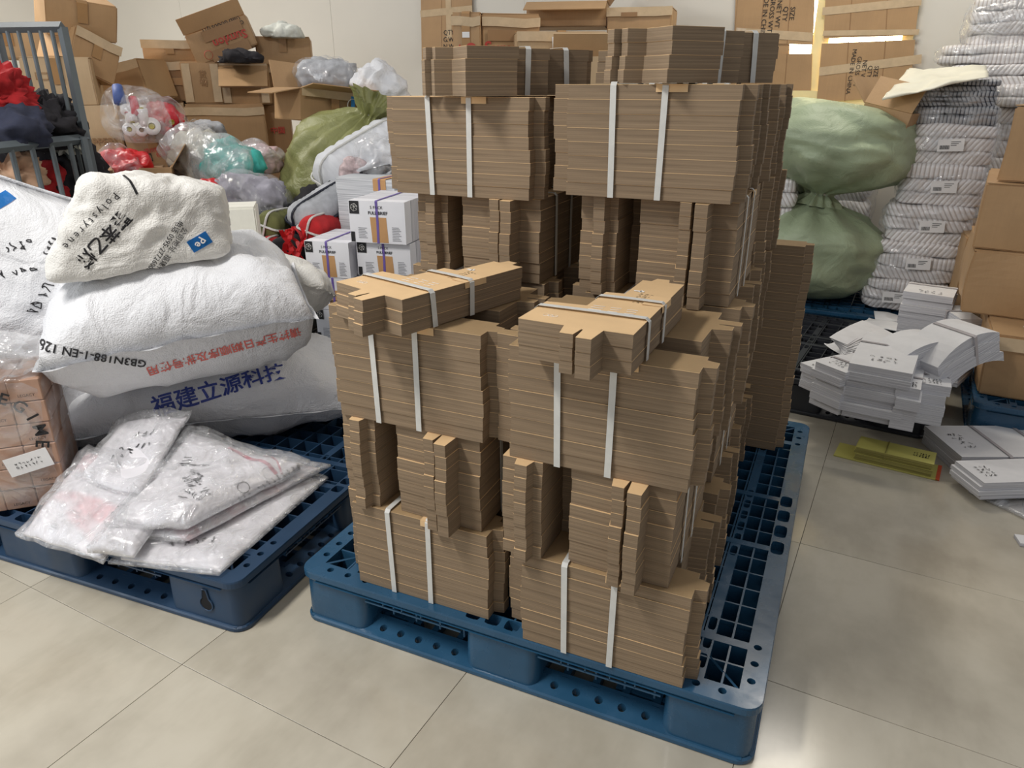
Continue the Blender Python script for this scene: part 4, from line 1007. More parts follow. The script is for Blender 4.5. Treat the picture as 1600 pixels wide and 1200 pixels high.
bag('transparent bag with grey fuzzy fabric, largest of the clear bags', 390, 308, 4.05, .36, .30, .22, M_GREYF, 25, rot=20, tilt=6, p=3)
bag('dark slate bundle beneath the grey fuzzy bag', 398, 352, 4.0, .40, .30, .18, M_NAVY, 26, rot=15, film=True)
bag('royal blue bundle right of the slate one, half buried', 428, 335, 4.15, .20, .24, .14, M_BLUEF, 27, rot=30, film=False)
bag('small pale pink bag left of the grey fuzzy one', 342, 332, 4.0, .12, .16, .18, M_PINKF, 28, fm=M_FILM)
bag('small red cloth between the teal and grey fuzzy bags', 334, 302, 4.05, .10, .14, .12, M_REDS, 29, film=False)
carton_px('brown carton under the teal bag, only its rounded side showing', 290, 336, 275, 330, 4.4, .3, 10, seed=81, tape='')
bag('bright red glossy plastic bag behind the top cream sack', 198, 266, 4.45, .28, .22, .20, M_REDS, 30, film=True, amp=.04, cr=.04)
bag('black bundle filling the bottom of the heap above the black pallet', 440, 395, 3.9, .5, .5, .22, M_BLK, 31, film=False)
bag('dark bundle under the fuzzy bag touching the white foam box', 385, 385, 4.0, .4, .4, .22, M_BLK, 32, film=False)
# thread cones in a clear bag
bagc = thing('plastic_bag', 'clear bag of thread cones standing on the carton with red characters', 'bag', at(212, 180, 4.62))
mesh_obj('clear_bag', super_bm(.34, .22, .30, 20, 3, 41, .03, .018, .1, 4, 5), M_FILM, bagc, smooth=True)
M_THW = simple('white_thread', (232, 228, 226), .6, .05, 60, .3, 200, stretch=(1, 1, 8)); M_THR = simple('red_thread', (196, 40, 52), .5, .1, 60, .3, 200); M_THB = simple('blue_thread', (72, 92, 150), .6, .1, 60, .3, 200)
M_CONE = simple('yellow_cone_plastic', (190, 176, 60), .5)
def cone(label, px, py, r, mat, rad=.036, L=.10, yaw=0, group='thread cones in the clear bag', cm=None):
    t_ = thing('thread_cone', label, 'thread cone', at(px, py, r), rot=(0, 0, 0), group=group)
    d = ray(px, py).normalized(); t_.rotation_euler = (Vector((-d.x, -d.y, .15)).to_track_quat('Z', 'Y').to_matrix().to_4x4() @ Matrix.Rotation(math.radians(yaw), 4, 'X')).to_euler()
    b = bmesh.new(); n = 16; pr = [(rad * .38, -.002), (rad, .0), (rad * .96, L * .5), (rad * .8, L), (rad * .4, L)]
    pr = [(q[0], -q[1]) for q in pr]; R_ = [[b.verts.new((q[0] * math.cos(2 * PI * k / n), q[0] * math.sin(2 * PI * k / n), q[1])) for k in range(n)] for q in pr]
    for A, B_ in zip(R_, R_[1:]):
        for k in range(n): b.faces.new((A[k], B_[k], B_[(k + 1) % n], A[(k + 1) % n]))
    mesh_obj('thread', b, mat, t_, smooth=True)
    b = bmesh.new(); tube(b, [(0, 0, .006), (0, 0, -L * .9)], rad * .38, 12, caps=False); b.faces.new([b.verts.new((rad * .33 * math.cos(2 * PI * k / 12), rad * .33 * math.sin(2 * PI * k / 12), -.004)) for k in range(12)])
    mesh_obj('core', b, cm or M_CONE, t_); return t_
for k, (x, y, m, yw, rd, lb, cm) in enumerate(((202, 202, M_THW, 0, .034, 'white thread cone at the bottom left of the clear bag', M_CONE), (221, 203, M_THW, 0, .031, 'white thread cone with dark core, bottom centre of the clear bag', M_CT3), (237, 197, M_THW, 0, .045, 'largest white thread cone, bottom right of the clear bag', M_CONE),
      (207, 190, M_THW, 78, .030, 'white thread cone lying sideways in the middle of the clear bag', M_CONE), (212, 180, M_THR, 75, .026, 'dull red thread cone in the middle of the clear bag', M_THR), (221, 170, M_THW, -70, .028, 'cream thread cone with yellow core near the bag top', M_CONE),
      (188, 161, M_THB, 70, .03, 'blue thread cone at the top left of the clear bag', M_THB), (198, 176, M_THW, 60, .028, 'pale pink thread cone at the left of the clear bag', M_THR))):
    cone(lb, x, y, 4.58, m, rd, .095, yw, cm=cm)
bag('red bag with a red thread cone lying right of the clear cone bag', 255, 185, 4.75, .24, .16, .14, M_REDS, 42, tilt=25, film=True)
cone('bright red thread cone sticking out of the red bag', 268, 190, 4.62, M_THR, .04, .12, 40, cm=M_CONE, group=None)
cloth('crumpled white cloth on the lid of the third row carton', 440, 52, 5.65, .26, .16, .07, M_IVORY, 44, 10, .04, .03, group='bags and bundles heaped at the back left', name='cloth')
cloth('dark purple cloth spilling under the tilted carton', 375, 92, 5.5, .3, .2, .06, M_BLK, 45, 10, .04, .03, group='bags and bundles heaped at the back left', name='cloth')
bag('clear bag of grey garments behind the torn carton', 512, 118, 5.1, .42, .3, .20, M_STRG, 46, film=True)
bag('white printed sack end right of the torn carton', 592, 142, 4.9, .34, .3, .30, M_SACK, 47, film=False, tilt=35)
# ---- tied sacks
def tied(name, label, loc, R_, H, mat, seed, rot=(0, 0, 0), neck=.12, folds=11, group=None, sx=1, sy=1, neckz=.86, flare=.35, basep=2.8):
    """round sack gathered to a neck; origin at its base centre"""
    n, m = 72, 46; bm = bmesh.new(); rows = []
    for j in range(m + 1):
        t = j / m; z = t * H
        if t < neckz:
            q = t / neckz; f = (1 - abs(2 * min(q, .5) - 1) ** basep) ** (1 / basep) if q < .5 else (1 - ((q - .5) * 2) ** 2.1 * (1 - neck))
        else:
            q = (t - neckz) / (1 - neckz); f = neck + (flare - neck) * q ** .8
        nk = min(1, max(0, (t - neckz * .45) / (neckz * .55))) if t < neckz else 1
        row = []
        for k in range(n):
            a = 2 * PI * k / n; p = Vector((math.cos(a), math.sin(a), t * 3))
            fold = math.sin(a * folds + 2.5 * noise.noise(Vector((math.cos(a) * 1.5, math.sin(a) * 1.5, t * 2 + seed)))) * .15 * nk ** 1.3
            rr = R_ * f * (1 + fold + .10 * noise.noise(p * 1.3 + Vector((seed, 0, 0)))) + .022 * (crease(p * .35, 5, seed) - .5) * min(1, f * 3) + .007 * crease(p * .35, 13, seed)
            row.append(bm.verts.new((rr * math.cos(a) * sx, rr * math.sin(a) * sy, z + .02 * noise.noise(p + Vector((0, seed, 0))) * f)))
        rows.append(row)
    for A, B_ in zip(rows, rows[1:]):
        for k in range(n): bm.faces.new((A[k], A[(k + 1) % n], B_[(k + 1) % n], B_[k]))
    bm.faces.new(rows[0][::-1])
    t_, o = soft(name, label, 'sack', bm, mat, loc, rot, group)
    b = bmesh.new(); zz = neckz * H; tube(b, [(R_ * neck * 1.02 * math.cos(2 * PI * k / 14) * sx, R_ * neck * 1.02 * math.sin(2 * PI * k / 14) * sy, zz + .002 * (k % 2)) for k in range(15)], .005, 5, caps=False)
    tube(b, [(R_ * neck, -.02, zz), (R_ * neck + .03, -.05, zz - .02), (R_ * neck + .035, -.06, zz - .05)], .003, 4); mesh_obj('tie_string', b, M_STRAP, t_)
    return t_, o
p = at(510, 330, 4.6); tied('woven_sack', 'large olive green woven sack slumped at the back left, tie end up right', (p.x, p.y, .44), .36, .86, M_OLIVE, 3, (math.radians(10), math.radians(28), .3), neckz=.90, folds=14)
carton('dark brown carton under the olive sack, standing on the black pallet', (p.x, p.y - .3, .152), .7, .6, .29, .1, seed=90, tape='', mat=M_CT3)
tied('woven_sack', 'lower sage green sack with gathered tied neck and black handwriting', (.90, 3.20, .155), .41, .60, M_GREEN, 5, (math.radians(-4), math.radians(4), .4), neckz=.90, folds=13, sx=1.05, flare=.3)
tt, up = tied('woven_sack', 'upper sage green sack upside down, bulging over the lower one', (1.02, 3.22, 1.17), .40, .52, M_GREEN, 9, (math.radians(180), math.radians(9), .5), neckz=.88, folds=12, sx=1.05, flare=.3, basep=3.4)
for (x, y, a) in ((1200, 345, 20), (1192, 362, 20)):
    pass
# ---- rolled and strapped textile bundles
def roll(label, pa, pb, rad, mat, seed, strap=None, bands=0, group='bags and bundles heaped at the back left', rib=0, ribn=14, sq=1, name='textile_bundle'):
    a, b = Vector(pa), Vector(pb); L = (b - a).length; o_ = thing(name, label, 'textile bundle', (a + b) / 2, group=group)
    o_.rotation_euler = (b - a).to_track_quat('Z', 'Y').to_euler(); bm = bmesh.new(); n, m = 28, 30; rows = []
    for j in range(m + 1):
        t = j / m; u = 2 * t - 1; f = (1 - abs(u) ** 7) ** .4 if abs(u) < 1 else 0; f = max(f, .02); row = []
        for k in range(n):
            an = 2 * PI * k / n; P = Vector((math.cos(an), math.sin(an), t * L / rad)); rr = rad * f * (1 + .06 * noise.noise(P + Vector((seed, 0, 0))) + rib * math.sin(t * ribn * PI * 2 + noise.noise(P)))
            row.append(bm.verts.new((rr * math.cos(an), rr * math.sin(an) * sq, u * L / 2)))
        rows.append(row)
    for A, B_ in zip(rows, rows[1:]):
        for k in range(n): bm.faces.new((A[k], A[(k + 1) % n], B_[(k + 1) % n], B_[k]))
    bm.faces.new(rows[0][::-1]); bm.faces.new(rows[-1]); mesh_obj('cloth', bm, mat, o_, smooth=True)
    if strap:
        for k in range(2):
            an = PI / 2 * k + .3; q = bmesh.new(); R2 = rad * 1.05; pts = []
            for s_ in range(25):
                w_ = 2 * PI * s_ / 24; cx = math.copysign(abs(math.cos(w_)) ** .45, math.cos(w_)) * R2; cz = math.copysign(abs(math.sin(w_)) ** .45, math.sin(w_)) * (L / 2 + .005); pts.append((cx * math.cos(an), cx * math.sin(an) * sq, cz))
            tube(q, pts, .006, 5, caps=False); mesh_obj('strap', q, strap, o_)
    for k in range(bands):
        z = (-.5 + (k + .5) / bands) * L * .8; q = bmesh.new(); tube(q, [(rad * 1.04 * math.cos(2 * PI * s_ / 20), rad * 1.04 * math.sin(2 * PI * s_ / 20) * sq, z) for s_ in range(21)], .006, 5, caps=False); mesh_obj('band', q, strap or M_STRAP, o_)
    return o_
M_WQ = simple('white_wadding', (216, 218, 222), .7, .05, 10, .5, 30, stretch=(1, 1, 5))
M_STRB = simple('black_strap', (30, 34, 48), .5)
roll('long white quilted roll lying diagonally over the heap', at(505, 290, 4.0), at(628, 215, 4.30), .145, M_WQ, 1, M_STRAP, rib=.03, ribn=9)
roll('grey ribbed roll bound with dark navy straps', at(460, 352, 3.72), at(545, 300, 3.9), .10, M_STRG, 2, M_STRB, rib=.02, ribn=12, sq=.9)
roll('short olive roll bound with pale cord', at(414, 354, 3.75), at(452, 346, 3.95), .072, M_OLV, 3, M_STRAP, rib=.03, ribn=5)
roll('round red roll bound with pale cord', at(412, 394, 3.62), at(436, 388, 3.8), .068, M_REDF, 4, M_STRAP)
roll('black roll between the red roll and the red ribbons', at(440, 395, 3.58), at(462, 386, 3.76), .072, M_BLK, 5, None)
roll('red strapped bundle touching the white sleeve stacks', at(480, 362, 3.6), at(520, 350, 3.8), .07, M_REDF, 6, M_STRAP)
rb = thing('red_ribbon_tangle', 'tangle of bright red satin ribbons hanging beside the black roll', 'ribbon', at(460, 385, 3.5))
for k in range(11):
    rnd = random.Random(k); b = bmesh.new(); x = rnd.uniform(-.045, .045); y = rnd.uniform(-.03, .03); pts = []
    for s_ in range(8): pts.append((x + .018 * math.sin(s_ * 1.3 + k), y + .018 * math.cos(s_ * 1.1 + k), .08 - s_ * .032 + rnd.uniform(-.01, .01)))
    ribbon(b, pts, (math.cos(k), math.sin(k), 0), .02, .001); mesh_obj('ribbon', b, M_REDS, rb)
bw = bag('black and white printed garments strapped in clear film beside the kraft stack', 594, 258, 3.95, .22, .2, .26, M_WQ, 51, film=True, p=3)[0]
b = bmesh.new(); tube(b, [(.115 * math.cos(2 * PI * s_ / 20), .105 * math.sin(2 * PI * s_ / 20), -.03 + .03 * math.cos(2 * PI * s_ / 20)) for s_ in range(21)], .022, 6, caps=False); mesh_obj('black_band', b, M_BLK, bw)
bag('small clear bag of checked fabric left of the black and white garments', 557, 268, 3.95, .14, .14, .14, simple('checked_fabric', (196, 176, 176), .7, .3, 40), 52, film=True, rot=30)
bag('purple printed bundle peeking out below the black and white garments', 608, 292, 3.9, .10, .12, .08, fab('purple_fabric', (92, 62, 128)), 53, film=True)
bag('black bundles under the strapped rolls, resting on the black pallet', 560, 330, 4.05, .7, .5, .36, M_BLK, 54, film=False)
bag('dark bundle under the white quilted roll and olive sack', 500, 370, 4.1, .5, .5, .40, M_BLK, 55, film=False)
# foam boxes behind the sacks
M_FOAM = simple('white_foam', (232, 230, 218), .7, .03, 30, .1, 200)
p = at(372, 378, 3.3); carton('square white foam box behind the top cream sack', (p.x, p.y, p.z - .02), .17, .16, .16, math.radians(38), mat=M_FOAM, tape='', dent=0, seed=91, name='foam_box')
p = at(425, 445, 3.1); carton('flat white foam slab right behind the middle sack', (p.x, p.y, p.z - .02), .17, .2, .075, math.radians(42), mat=M_FOAM, tape='', dent=0, seed=92, name='foam_box', tilt=(0, .2))
p = at(400, 470, 3.1); carton('dark crate carrying the foam boxes behind the sacks', (-1.95, 1.55, .152), .7, .5, .40, math.radians(5), mat=M_BLACK, tape='', dent=0, seed=93, name='crate')

# ================================================================== white printed sleeve stacks
M_SLE = edge_paper('white_sleeve_edges', (186, 184, 190), (228, 228, 232), 260, 1); M_SLW = simple('white_printed_card', (238, 238, 242), .45, .02, 10)
M_PURP = simple('purple_strap', (112, 92, 168), .5); M_KB = simple('kraft_band', (198, 152, 102), .7, .08, 10)
M_SLH = edge_paper('white_sleeve_edges_flat', (178, 182, 186), (228, 230, 232), 200, 2)
def sleeves(label, px, py, r, w_, d_, h_, yaw, printed=1, flip=False, npk=5, group='strapped white printed sleeves'):
    """front face toward -y; origin bottom front centre"""
    t_ = thing('sleeve_stack', label, 'card sleeve stack', at(px, py, r) if not isinstance(px, Vector) else px, math.radians(yaw), group)
    for k in range(npk):
        b = bmesh.new(); y0, y1 = d_ * k / npk, d_ * (k + 1) / npk - .0006; j = random.uniform(-.0012, .0012)
        bx(b, -w_ / 2 + j, w_ / 2 + j, y0, y1, 0 + abs(j), h_ - abs(j)); mesh_obj('card_pack', b, [M_SLE] if k or not printed else [M_SLW], t_)
    b = bmesh.new(); e = .0018; ribbon(b, [(.0, -e, 0), (.002, -e, h_ * .5), (0, -e, h_ - .002), (0, .003, h_ + e), (0, d_ - .003, h_ + e), (0, d_ + e, h_ - .002), (0, d_ + e, 0)], (1, 0, 0), .011, -.0006); 
    mesh_obj('purple_strap', b, M_PURP, t_)
    b = bmesh.new(); ribbon(b, [(.01, -.0008, h_ * .02), (.005, -.0008, h_ * .62)], (1, 0, 0), w_ * .29, -.0004); mesh_obj('kraft_band', b, M_KB, t_)
    if printed:
        R_ = PI if flip else 0; s_ = -1 if flip else 1
        def put(bm_, x, z, m_, nm): 
            c = -1 if flip else 1; X_, Z_ = x * c, (h_ - z if flip else z); flat_decal(t_, bm_, (X_, -.0012, Z_), (c, 0, 0), (0, 0, c), m_, nm)
        q = bmesh.new(); bx(q, -w_ * .085, w_ * .085, -h_ * .15, h_ * .15, 0, .0003); put(q, -w_ * .40, h_ * .84, M_INK, 'black_square')
        q = bmesh.new()
        for k in range(6):
            a0, a1 = 2 * PI * k / 6 + .3, 2 * PI * (k + 1) / 6 + .3; R3 = h_ * .09; tube(q, [(R3 * math.cos(a0), R3 * math.sin(a0), .001), (R3 * math.cos(a1), R3 * math.sin(a1), .001)], .0008, 3, caps=False); tube(q, [(R3 * math.cos(a0), R3 * math.sin(a0), .001), (0, R3 * .3, .001)], .0006, 3, caps=False)
        put(q, -w_ * .40, h_ * .84, M_WHITEINK, 'outline_emblem')
        put(text_mesh('5 PACK', h_ * .10), w_ * .0, h_ * .85, M_INK, 'printed_lettering'); put(text_mesh('FULL BRIEF', h_ * .105, True), w_ * .02, h_ * .72, M_INK, 'printed_lettering')
        q = bmesh.new(); bx(q, -w_ * .035, w_ * .035, -h_ * .12, h_ * .12, 0, .0003); put(q, -w_ * .455, h_ * .14, M_INK, 'black_block')
        q = bmesh.new()
        for k in range(7): bx(q, -w_ * .08, w_ * (.08 - .02 * (k % 3)), k * .007, k * .007 + .0022, 0, .0002)
        put(q, -w_ * .27, h_ * .12, simple('grey_print', (150, 150, 154), .6), 'small_print')
        q = bmesh.new()
        for k in range(9): bx(q, -w_ * .08, w_ * (.08 - .02 * (k % 3)), k * .007, k * .007 + .0022, 0, .0002)
        put(q, w_ * .34, h_ * .08, MATS['grey_print'], 'small_print')
    return t_
sb = atz(500, 531, .153); YS = math.radians(9)
ex_ = Vector((math.cos(YS), math.sin(YS), 0)); ey_ = Vector((-math.sin(YS), math.cos(YS), 0))
def sl(label, cx, cy, z, w_, d_, h_, **kw): p = sb + ex_ * cx + ey_ * cy; p.z = z; return sleeves(label, p, 0, 0, w_, d_, h_, 9, **kw)
h1 = .150
sl('lowest white sleeve stack of the left column, partly behind kraft cards', .10, 0, .153, .215, .30, h1)
sl('upside-down printed white sleeve stack, second in the left column', .095, 0, .153 + h1 + .002, .215, .30, h1, flip=True)
sl('white sleeve stack at the top of the left column, purple strap in front', .08, 0, .153 + 2 * (h1 + .002), .215, .30, h1 + .01)
sl('white sleeve stack at the base of the right column, low behind kraft cards', .355, .06, .153, .26, .32, h1 * 2 + .01)
sl('white sleeve stack lower of the two facing ones in the right column', .335, .04, .153 + 2 * h1 + .014, .255, .34, h1)
sl('white sleeve stack on top of the right column, purple strap in front', .330, .01, .153 + 3 * h1 + .018, .26, .34, h1 + .03)
# unprinted stack behind with flat lying cards
ts = thing('sleeve_stack', 'plain white card stack standing taller behind the printed ones, kraft strip on top', 'card sleeve stack', sb + ex_ * .07 + ey_ * .37 , YS - .12)
ts.location.z = .153
for k in range(9):
    b = bmesh.new(); j = random.uniform(-.003, .003); bx(b, -.12 + j, .20 + j, 0, .24, k * .077, (k + 1) * .077 - .001); bx(b, -.145 + j, -.12 + j, .03, .21, k * .077, (k + 1) * .077 - .001); mesh_obj('card_pack', b, M_SLH, ts)
b = bmesh.new(); ribbon(b, [(.12, -.002, .64), (.12, -.002, .692), (.12, .002, .695), (.12, .238, .695)], (1, 0, 0), .07, -.0005); mesh_obj('kraft_band', b, M_KB, ts)
b = bmesh.new(); ribbon(b, [(.12, -.004, .0), (.12, -.004, .692), (.12, .002, .697), (.12, .238, .697)], (1, 0, 0), .011, -.0005); mesh_obj('purple_strap', b, M_PURP, ts)
sl('plain white card stack furthest back right, half hidden by the kraft tower', .62, .35, .153, .30, .25, .62, printed=0)

# ================================================================== shrink-wrapped packs at the right
def pack_mat(name, lo, hi, slant, f=85):
    t = NT(name); w_ = t.n('ShaderNodeTexWave'); w_.bands_direction = 'X'; w_.inputs['Scale'].default_value = f / 6.28; w_.inputs['Distortion'].default_value = 1.2; w_.inputs['Detail'].default_value = 2; w_.inputs['Detail Scale'].default_value = .6
    t.l(t.coord((1, 1, 1), rot=(0, slant, 0)), w_.inputs['Vector']); c = t.ramp(w_.outputs['Fac'], [(.08, S(lo)), (.38, S(hi))])
    nn = t.noise(30, 3, t.coord((1, 1, .3))); t.base(t.mix(.35, c, nn, 'OVERLAY')); t.set(Roughness=.35); t.bump(w_.outputs['Fac'], .5, .004); return t.m
PM = [pack_mat('folded_white_card_%s' % k, (190, 182, 178), (232, 230, 230), s_, 100) for k, s_ in (('straight', 0), ('left', .55), ('right', -.55))]
PG = [pack_mat('folded_grey_card_%s' % k, (60, 64, 74), (166, 168, 172), s_, 120) for k, s_ in (('straight', 0), ('left', .5))]
def wrapped_pack(label, loc, w_, d_, h_, yaw, seed, mats=PM, rows=3, barcode=True, tilt=0, group='shrink-wrapped packs of folded cards', fl=M_FILM, fa=0):
    t_ = thing('wrapped_pack', label, 'wrapped pack', loc, rot=(0, tilt, yaw), group=group); rnd = random.Random(seed); h = h_ / rows
    for k in range(rows):
        b = super_bm(w_ * rnd.uniform(.95, 1.0), d_ * .98, h * 1.12, 12, 6, seed + k, .016, .006, 0, 5, 9); b.transform(Matrix.Translation((rnd.uniform(-.008, .008), d_ / 2, h * (k + .5))))
        mesh_obj('card_row', b, mats[rnd.randrange(len(mats))], t_, smooth=True)
    b = super_bm(w_ * 1.06, d_ * 1.05, h_ * 1.06, 16, 4.5, seed + 9, .016, .010, 0, 5, 14); b.transform(Matrix.Translation((0, d_ / 2, h_ / 2))); mesh_obj('shrink_film', b, fl, t_, smooth=True)
    if barcode:
        q = bmesh.new(); bx(q, -.055, .055, -.028, .028, 0, .0006); x = w_ * rnd.uniform(-.1, .12); flat_decal(t_, q, (x, -.022, h_ * .5), (1, 0, .06), (-.06, 0, 1), M_PAPER, 'paper_label')
        q = bmesh.new(); xx = -.045
        for k in range(12): wd = rnd.choice((.0012, .0022)); bx(q, xx, xx + wd, -.018, .0, 0, .0003); xx += wd + .0016
        for k in range(3): bx(q, .0, .04 - .008 * k, .014 - k * .008, .0165 - k * .008, 0, .0003)
        flat_decal(t_, q, (x, -.0235, h_ * .5), (1, 0, .06), (-.06, 0, 1), M_INK, 'barcode')
    return t_
def pk_px(label, x0, x1, y0, y1, r, dep, seed, **kw):
    cx = (x0 + x1) / 2; b = at(cx, y1, r); tp = at(cx, y0, r); w_ = (at(x1, y1, r) - at(x0, y1, r)).length; d = ray(cx, y1)
    return wrapped_pack(label, b, w_, dep, (tp.z - b.z), math.atan2(d.y, d.x) - PI / 2, seed, **kw)
R1 = 4.18
for k, (x0, x1, y0, y1, lb, dr) in enumerate(((1338, 1472, 440, 488, 'white wrapped pack at the very bottom of the leaning column', -.02), (1352, 1495, 380, 440, 'white wrapped pack second from the bottom of the leaning column', .0), (1370, 1515, 322, 382, 'white wrapped pack third from the bottom of the leaning column', .02),
      (1392, 1533, 258, 323, 'white wrapped pack fourth from the bottom of the leaning column', .04), (1408, 1550, 194, 258, 'white wrapped pack just under the grey pack of the leaning column', .06))):
    pk_px(lb, x0, x1, y0, y1, R1 + dr, .30, 10 + k)
pk_px('grey patterned wrapped pack under the checked cloth pack', 1412, 1556, 166, 195, R1 + .07, .30, 20, mats=PG, rows=2, barcode=False)
t_ = pk_px('navy and white checked folded cloth in clear film on the leaning column', 1402, 1556, 126, 167, R1 + .07, .32, 21, mats=PG, rows=5, barcode=False)
M_CREAM = simple('cream_sheet', (230, 226, 206), .5, .06, 10, .3, 20)
cp = [at(1378, 158, 4.1), at(1545, 120, 4.15), at(1540, 108, 4.45), at(1420, 112, 4.45)]
packet('creased cream sheet draped over the checked cloth pack', [tuple(v) for v in cp], .012, M_CREAM, 31, .016, film=False, group=None)
pk_px('big white wrapped pack topmost of the rear pile at the photo corner', 1497, 1680, -6, 72, 5.0, .4, 25, rows=4, barcode=False, fl=M_FILMW)
pk_px('white wrapped pack second in the rear pile', 1458, 1680, 68, 100, 4.95, .4, 26, rows=2, barcode=False)
pk_px('white wrapped pack third in the rear pile', 1470, 1690, 100, 136, 4.9, .4, 27, rows=2, barcode=False)
pk_px('greyish wrapped pack fourth in the rear pile beside the brown cartons', 1540, 1700, 134, 168, 4.8, .4, 28, rows=2, barcode=False, mats=[PM[0]])
pk_px('white wrapped packs at the bottom of the rear pile, behind the leaning column', 1480, 1690, 168, 372, 4.9, .4, 29, rows=8, barcode=False)
pk_px('white striped wrapped pack peeking out left of the sage sacks', 1184, 1240, 280, 345, 4.15, .3, 30, barcode=False)
pk_px('white striped wrapped pack standing upright above the peeking one', 1192, 1240, 195, 280, 4.6, .3, 33, barcode=False, rows=2)
carton_px('open brown carton with raised lid behind the upper sage sack', 1335, 1412, 168, 205, 4.2, .32, -20, tilt=(0, math.radians(12)), seed=76, tape='', openf=1, flaps=[('l', 2.4), ('f', 1.0)])
wrapped_pack('pile of white wrapped packs standing directly behind the sage sacks', (.95, 3.80, .153), .55, .3, .9, -.07, 34, rows=4, barcode=False)

# ================================================================== white paper bundles
M_TIE = simple('grey_paper_tie', (176, 170, 170), .6)
def paper(label, loc, yaw, w_, d_, h_, bend=0, lean=0, n=6, mat_e=None, mat_t=None, ties=(.3, .7), seed=1, group='loose white paper bundles', scrib=True, tilt=(0, 0), cat='paper bundle'):
    """pack of long cards, d_ along local y, stacked in z; bend arches it along y, lean shifts upper sheets along y"""
    mat_e = mat_e or M_PEDGE; mat_t = mat_t or M_PAPER; rnd = random.Random(seed); t_ = thing('paper_bundle', label, cat, loc, rot=(tilt[0], tilt[1], yaw), group=group)
    def f(x, y, z):
        u = y / d_ - .5; return Vector((x, y + lean * z, z + bend * (1 - 4 * u * u)))
    h = h_ / n
    for k in range(n):
        b = bmesh.new(); jx, jy = rnd.uniform(-.006, .006), rnd.uniform(-.011, .011); m = 10; P = []
        for j in range(m + 1):
            y = d_ * j / m
            P.append([b.verts.new(f(x + jx, y + jy, z)) for x, z in ((-w_ / 2, k * h), (w_ / 2, k * h), (w_ / 2, (k + 1) * h - .0005), (-w_ / 2, (k + 1) * h - .0005))])
        for A, B_ in zip(P, P[1:]):
            for q in range(4): b.faces.new((A[q], A[(q + 1) % 4], B_[(q + 1) % 4], B_[q])).material_index = 1 if q == 2 else 0
        b.faces.new(P[0][::-1]); b.faces.new(P[-1]); bmesh.ops.recalc_face_normals(b, faces=b.faces); mesh_obj('sheets', b, [mat_e, mat_t], t_)
    for u in ties:
        b = bmesh.new(); e = .003; y = d_ * u; zz = [f(0, y, 0), f(0, y, h_)]
        ribbon(b, [(-w_ / 2 - e, zz[0].y, zz[0].z), (-w_ / 2 - e, zz[1].y, zz[1].z), (-w_ / 2 + .004, zz[1].y, zz[1].z + e), (w_ / 2 - .004, zz[1].y, zz[1].z + e), (w_ / 2 + e, zz[1].y, zz[1].z), (w_ / 2 + e, zz[0].y, zz[0].z)], (0, 1, 0), .012, .0006); mesh_obj('tie', b, M_TIE, t_)
    if scrib:
        b = scribble_bm(w_ * .5, .014, 4, seed, .0018, 3); b.transform(Matrix.Translation((0, d_ * .17, 0)))
        for v in b.verts: v.co = f(v.co.x, v.co.y, h_) + Vector((0, 0, .002))
        mesh_obj('handwriting', b, M_INK, t_)
    return t_
zc = .153
paper('white paper bundle at the left front of the black pallet, tied twice', atz(1285, 640, zc), math.radians(-38), .13, .30, .17, 0, 0, seed=1)
paper('short white stack leaning under the left tied paper bundle', atz(1266, 612, zc), math.radians(-40), .12, .22, .10, 0, 0, seed=21, ties=())
paper('tallest white paper bundle in the middle, wavy covers and big handwriting', atz(1358, 660, zc), math.radians(-8), .20, .42, .20, .012, .10, 7, seed=2, ties=(.55,))
paper('narrow white paper bundle with rubber band, left of a narrow pair', atz(1408, 672, zc - .0), math.radians(-6), .075, .26, .15, 0, .1, 4, seed=3, ties=(.45,))
paper('narrow white paper bundle with rubber band, right of a narrow pair', atz(1448, 662, zc), math.radians(-3), .09, .25, .14, 0, .1, 4, seed=4, ties=(.42,))
paper('arched grey-edged white card bundle, left of the arched pair', atz(1380, 596, zc + .08), math.radians(-50), .15, .22, .11, .025, 0, 3, seed=5, ties=(.1,), scrib=False, tilt=(math.radians(16), 0))
paper('arched grey-edged white card bundle, right of the arched pair', atz(1440, 606, zc + .07), math.radians(-46), .17, .28, .12, .045, 0, 3, seed=6, ties=(.6,), scrib=False, tilt=(math.radians(22), 0))
paper('upright square white paper block behind the arched bundles', atz(1434, 540, zc), math.radians(-10), .20, .20, .24, 0, .05, 8, seed=7, ties=(.8,))
paper('small white paper pack leaning by the brown cartons', atz(1500, 560, zc), math.radians(18), .09, .22, .18, 0, 0, 4, seed=8, ties=(.5,), scrib=False)
paper('stack of white cards supporting the arched bundles', atz(1440, 592, zc), math.radians(-20), .26, .22, .07, 0, 0, 4, seed=9, ties=(), scrib=False)
fan = thing('paper_fan', 'fanned white paper sheets spread on the black pallet behind the bundles', 'paper', atz(1300, 560, zc))
for k in range(16):
    b = bmesh.new(); a = math.radians(-62 + k * 5.0); L = .30; wd = .085; n = 5; pts = []
    for j in range(n + 1):
        u = j / n; pts.append(((.03 + L * u) * math.cos(a + .9), (.03 + L * u) * math.sin(a + .9), .010 + .004 * k + .018 * math.sin(u * 2.2) + random.uniform(0, .006)))
    ribbon(b, pts, (-math.sin(a + .9), math.cos(a + .9), .15), wd, .0008); mesh_obj('paper_sheet', b, M_PAPER, fan)
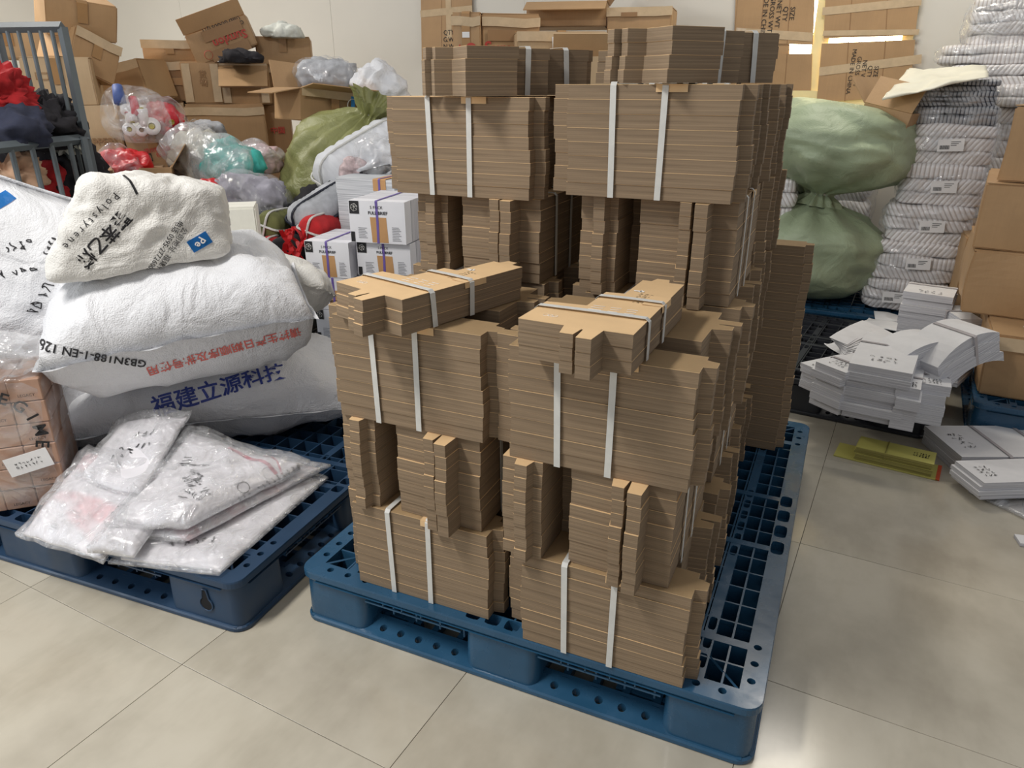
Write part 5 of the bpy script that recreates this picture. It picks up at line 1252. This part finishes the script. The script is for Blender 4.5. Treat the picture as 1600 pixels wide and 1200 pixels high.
for k, (x, y, a) in enumerate(((1345, 535, 10), (1385, 510, -15), (1330, 545, 40), (1400, 500, 5))):
    p = atz(x, y, zc); n_ = ('grey printed' if k == 0 else 'crumpled white')
    packet(['grey printed sheet lying behind the paper fan', 'loose white sheet on the blue mesh under the packs', 'crumpled white sheet between fan and bundles', 'narrow white sheet at the foot of the wrapped packs'][k],
      [tuple(p + Matrix.Rotation(math.radians(a), 3, 'Z') @ Vector(q)) for q in ((-.10, -.06, 0), (.10, -.06, 0), (.10, .06, .01), (-.10, .06, .01))], .004, M_PAPER if k else simple('grey_print_sheet', (120, 120, 126), .6, .4, 60), 40 + k, .012, film=False, group=None)
# on the floor
M_YEL = simple('yellow_card', (190, 184, 100), .6, .05, 12); M_YELE = edge_paper('yellow_card_edges', (128, 120, 62), (176, 168, 92))
def pl_pos(px, py): return atz(px, py, .001)
def ang(a, b): v = pl_pos(*b) - pl_pos(*a); return math.atan2(v.y, v.x), v.length
an, L = ang((1330, 718), (1455, 748)); c0 = pl_pos(1330, 718)
bm = bmesh.new(); ys = thing('yellow_card_stack', 'stack of yellow cards on the floor with handwriting and orange-edged bottom sheet', 'card stack', c0, an)
bx(bm, -.06, L + .02, -.005, .115, 0, .004); bx(bm, L + .012, L + .024, -.005, .115, .0001, .005, 1); mesh_obj('bottom_sheet', bm, [M_YEL, simple('orange_edge', (206, 84, 44), .6)], ys)
for k in range(6):
    bm = bmesh.new(); j = random.uniform(-.004, .004); bx(bm, .005 + j, L - .005 + j, .002 - j, .105 - j, .0045 + k * .0085, .0125 + k * .0085); bm.faces.ensure_lookup_table(); bm.faces[1].material_index = 1; mesh_obj('card_pack', bm, [M_YELE, M_YEL], ys)
b = scribble_bm(.055, .010, 6, 77, .0022, 3); b.transform(Matrix.Translation((L - .045, .05, .0566))); mesh_obj('handwriting', b, M_INK, ys)
b = bmesh.new(); ribbon(b, [(L * .4, .0, .005), (L * .4, .0, .0555), (L * .4, .003, .0567), (L * .4, .105, .0567)], (1, 0, 0), .004, -.0006); mesh_obj('rubber_band', b, M_YELE, ys)
p0 = pl_pos(1492, 748)
paper('long white paper bundle on the floor, tied twice, beside the yellow stack', Vector((1.548, 1.633, .001)), math.radians(-66), .25, .40, .07, 0, 0, 4, seed=11, ties=(.42, .8))
paper('white paper bundle on the floor at the right edge with inked numbers', Vector((1.60, 1.385, .022)), math.radians(-62), .15, .34, .06, 0, 0, 4, seed=12, ties=(), cat='paper bundle')
pf = [pl_pos(1512, 770), pl_pos(1600, 812), pl_pos(1640, 770), pl_pos(1545, 735)]
packet('clear film wrap spread beneath the inked white paper bundle', [tuple(v) for v in pf], .012, M_FILMW, 55, .01, film=False, group=None)
paper('scrap of white paper on the floor at the right photo edge', pl_pos(1606, 856), math.radians(10), .03, .05, .01, 0, 0, 1, seed=14, ties=(), scrib=False)
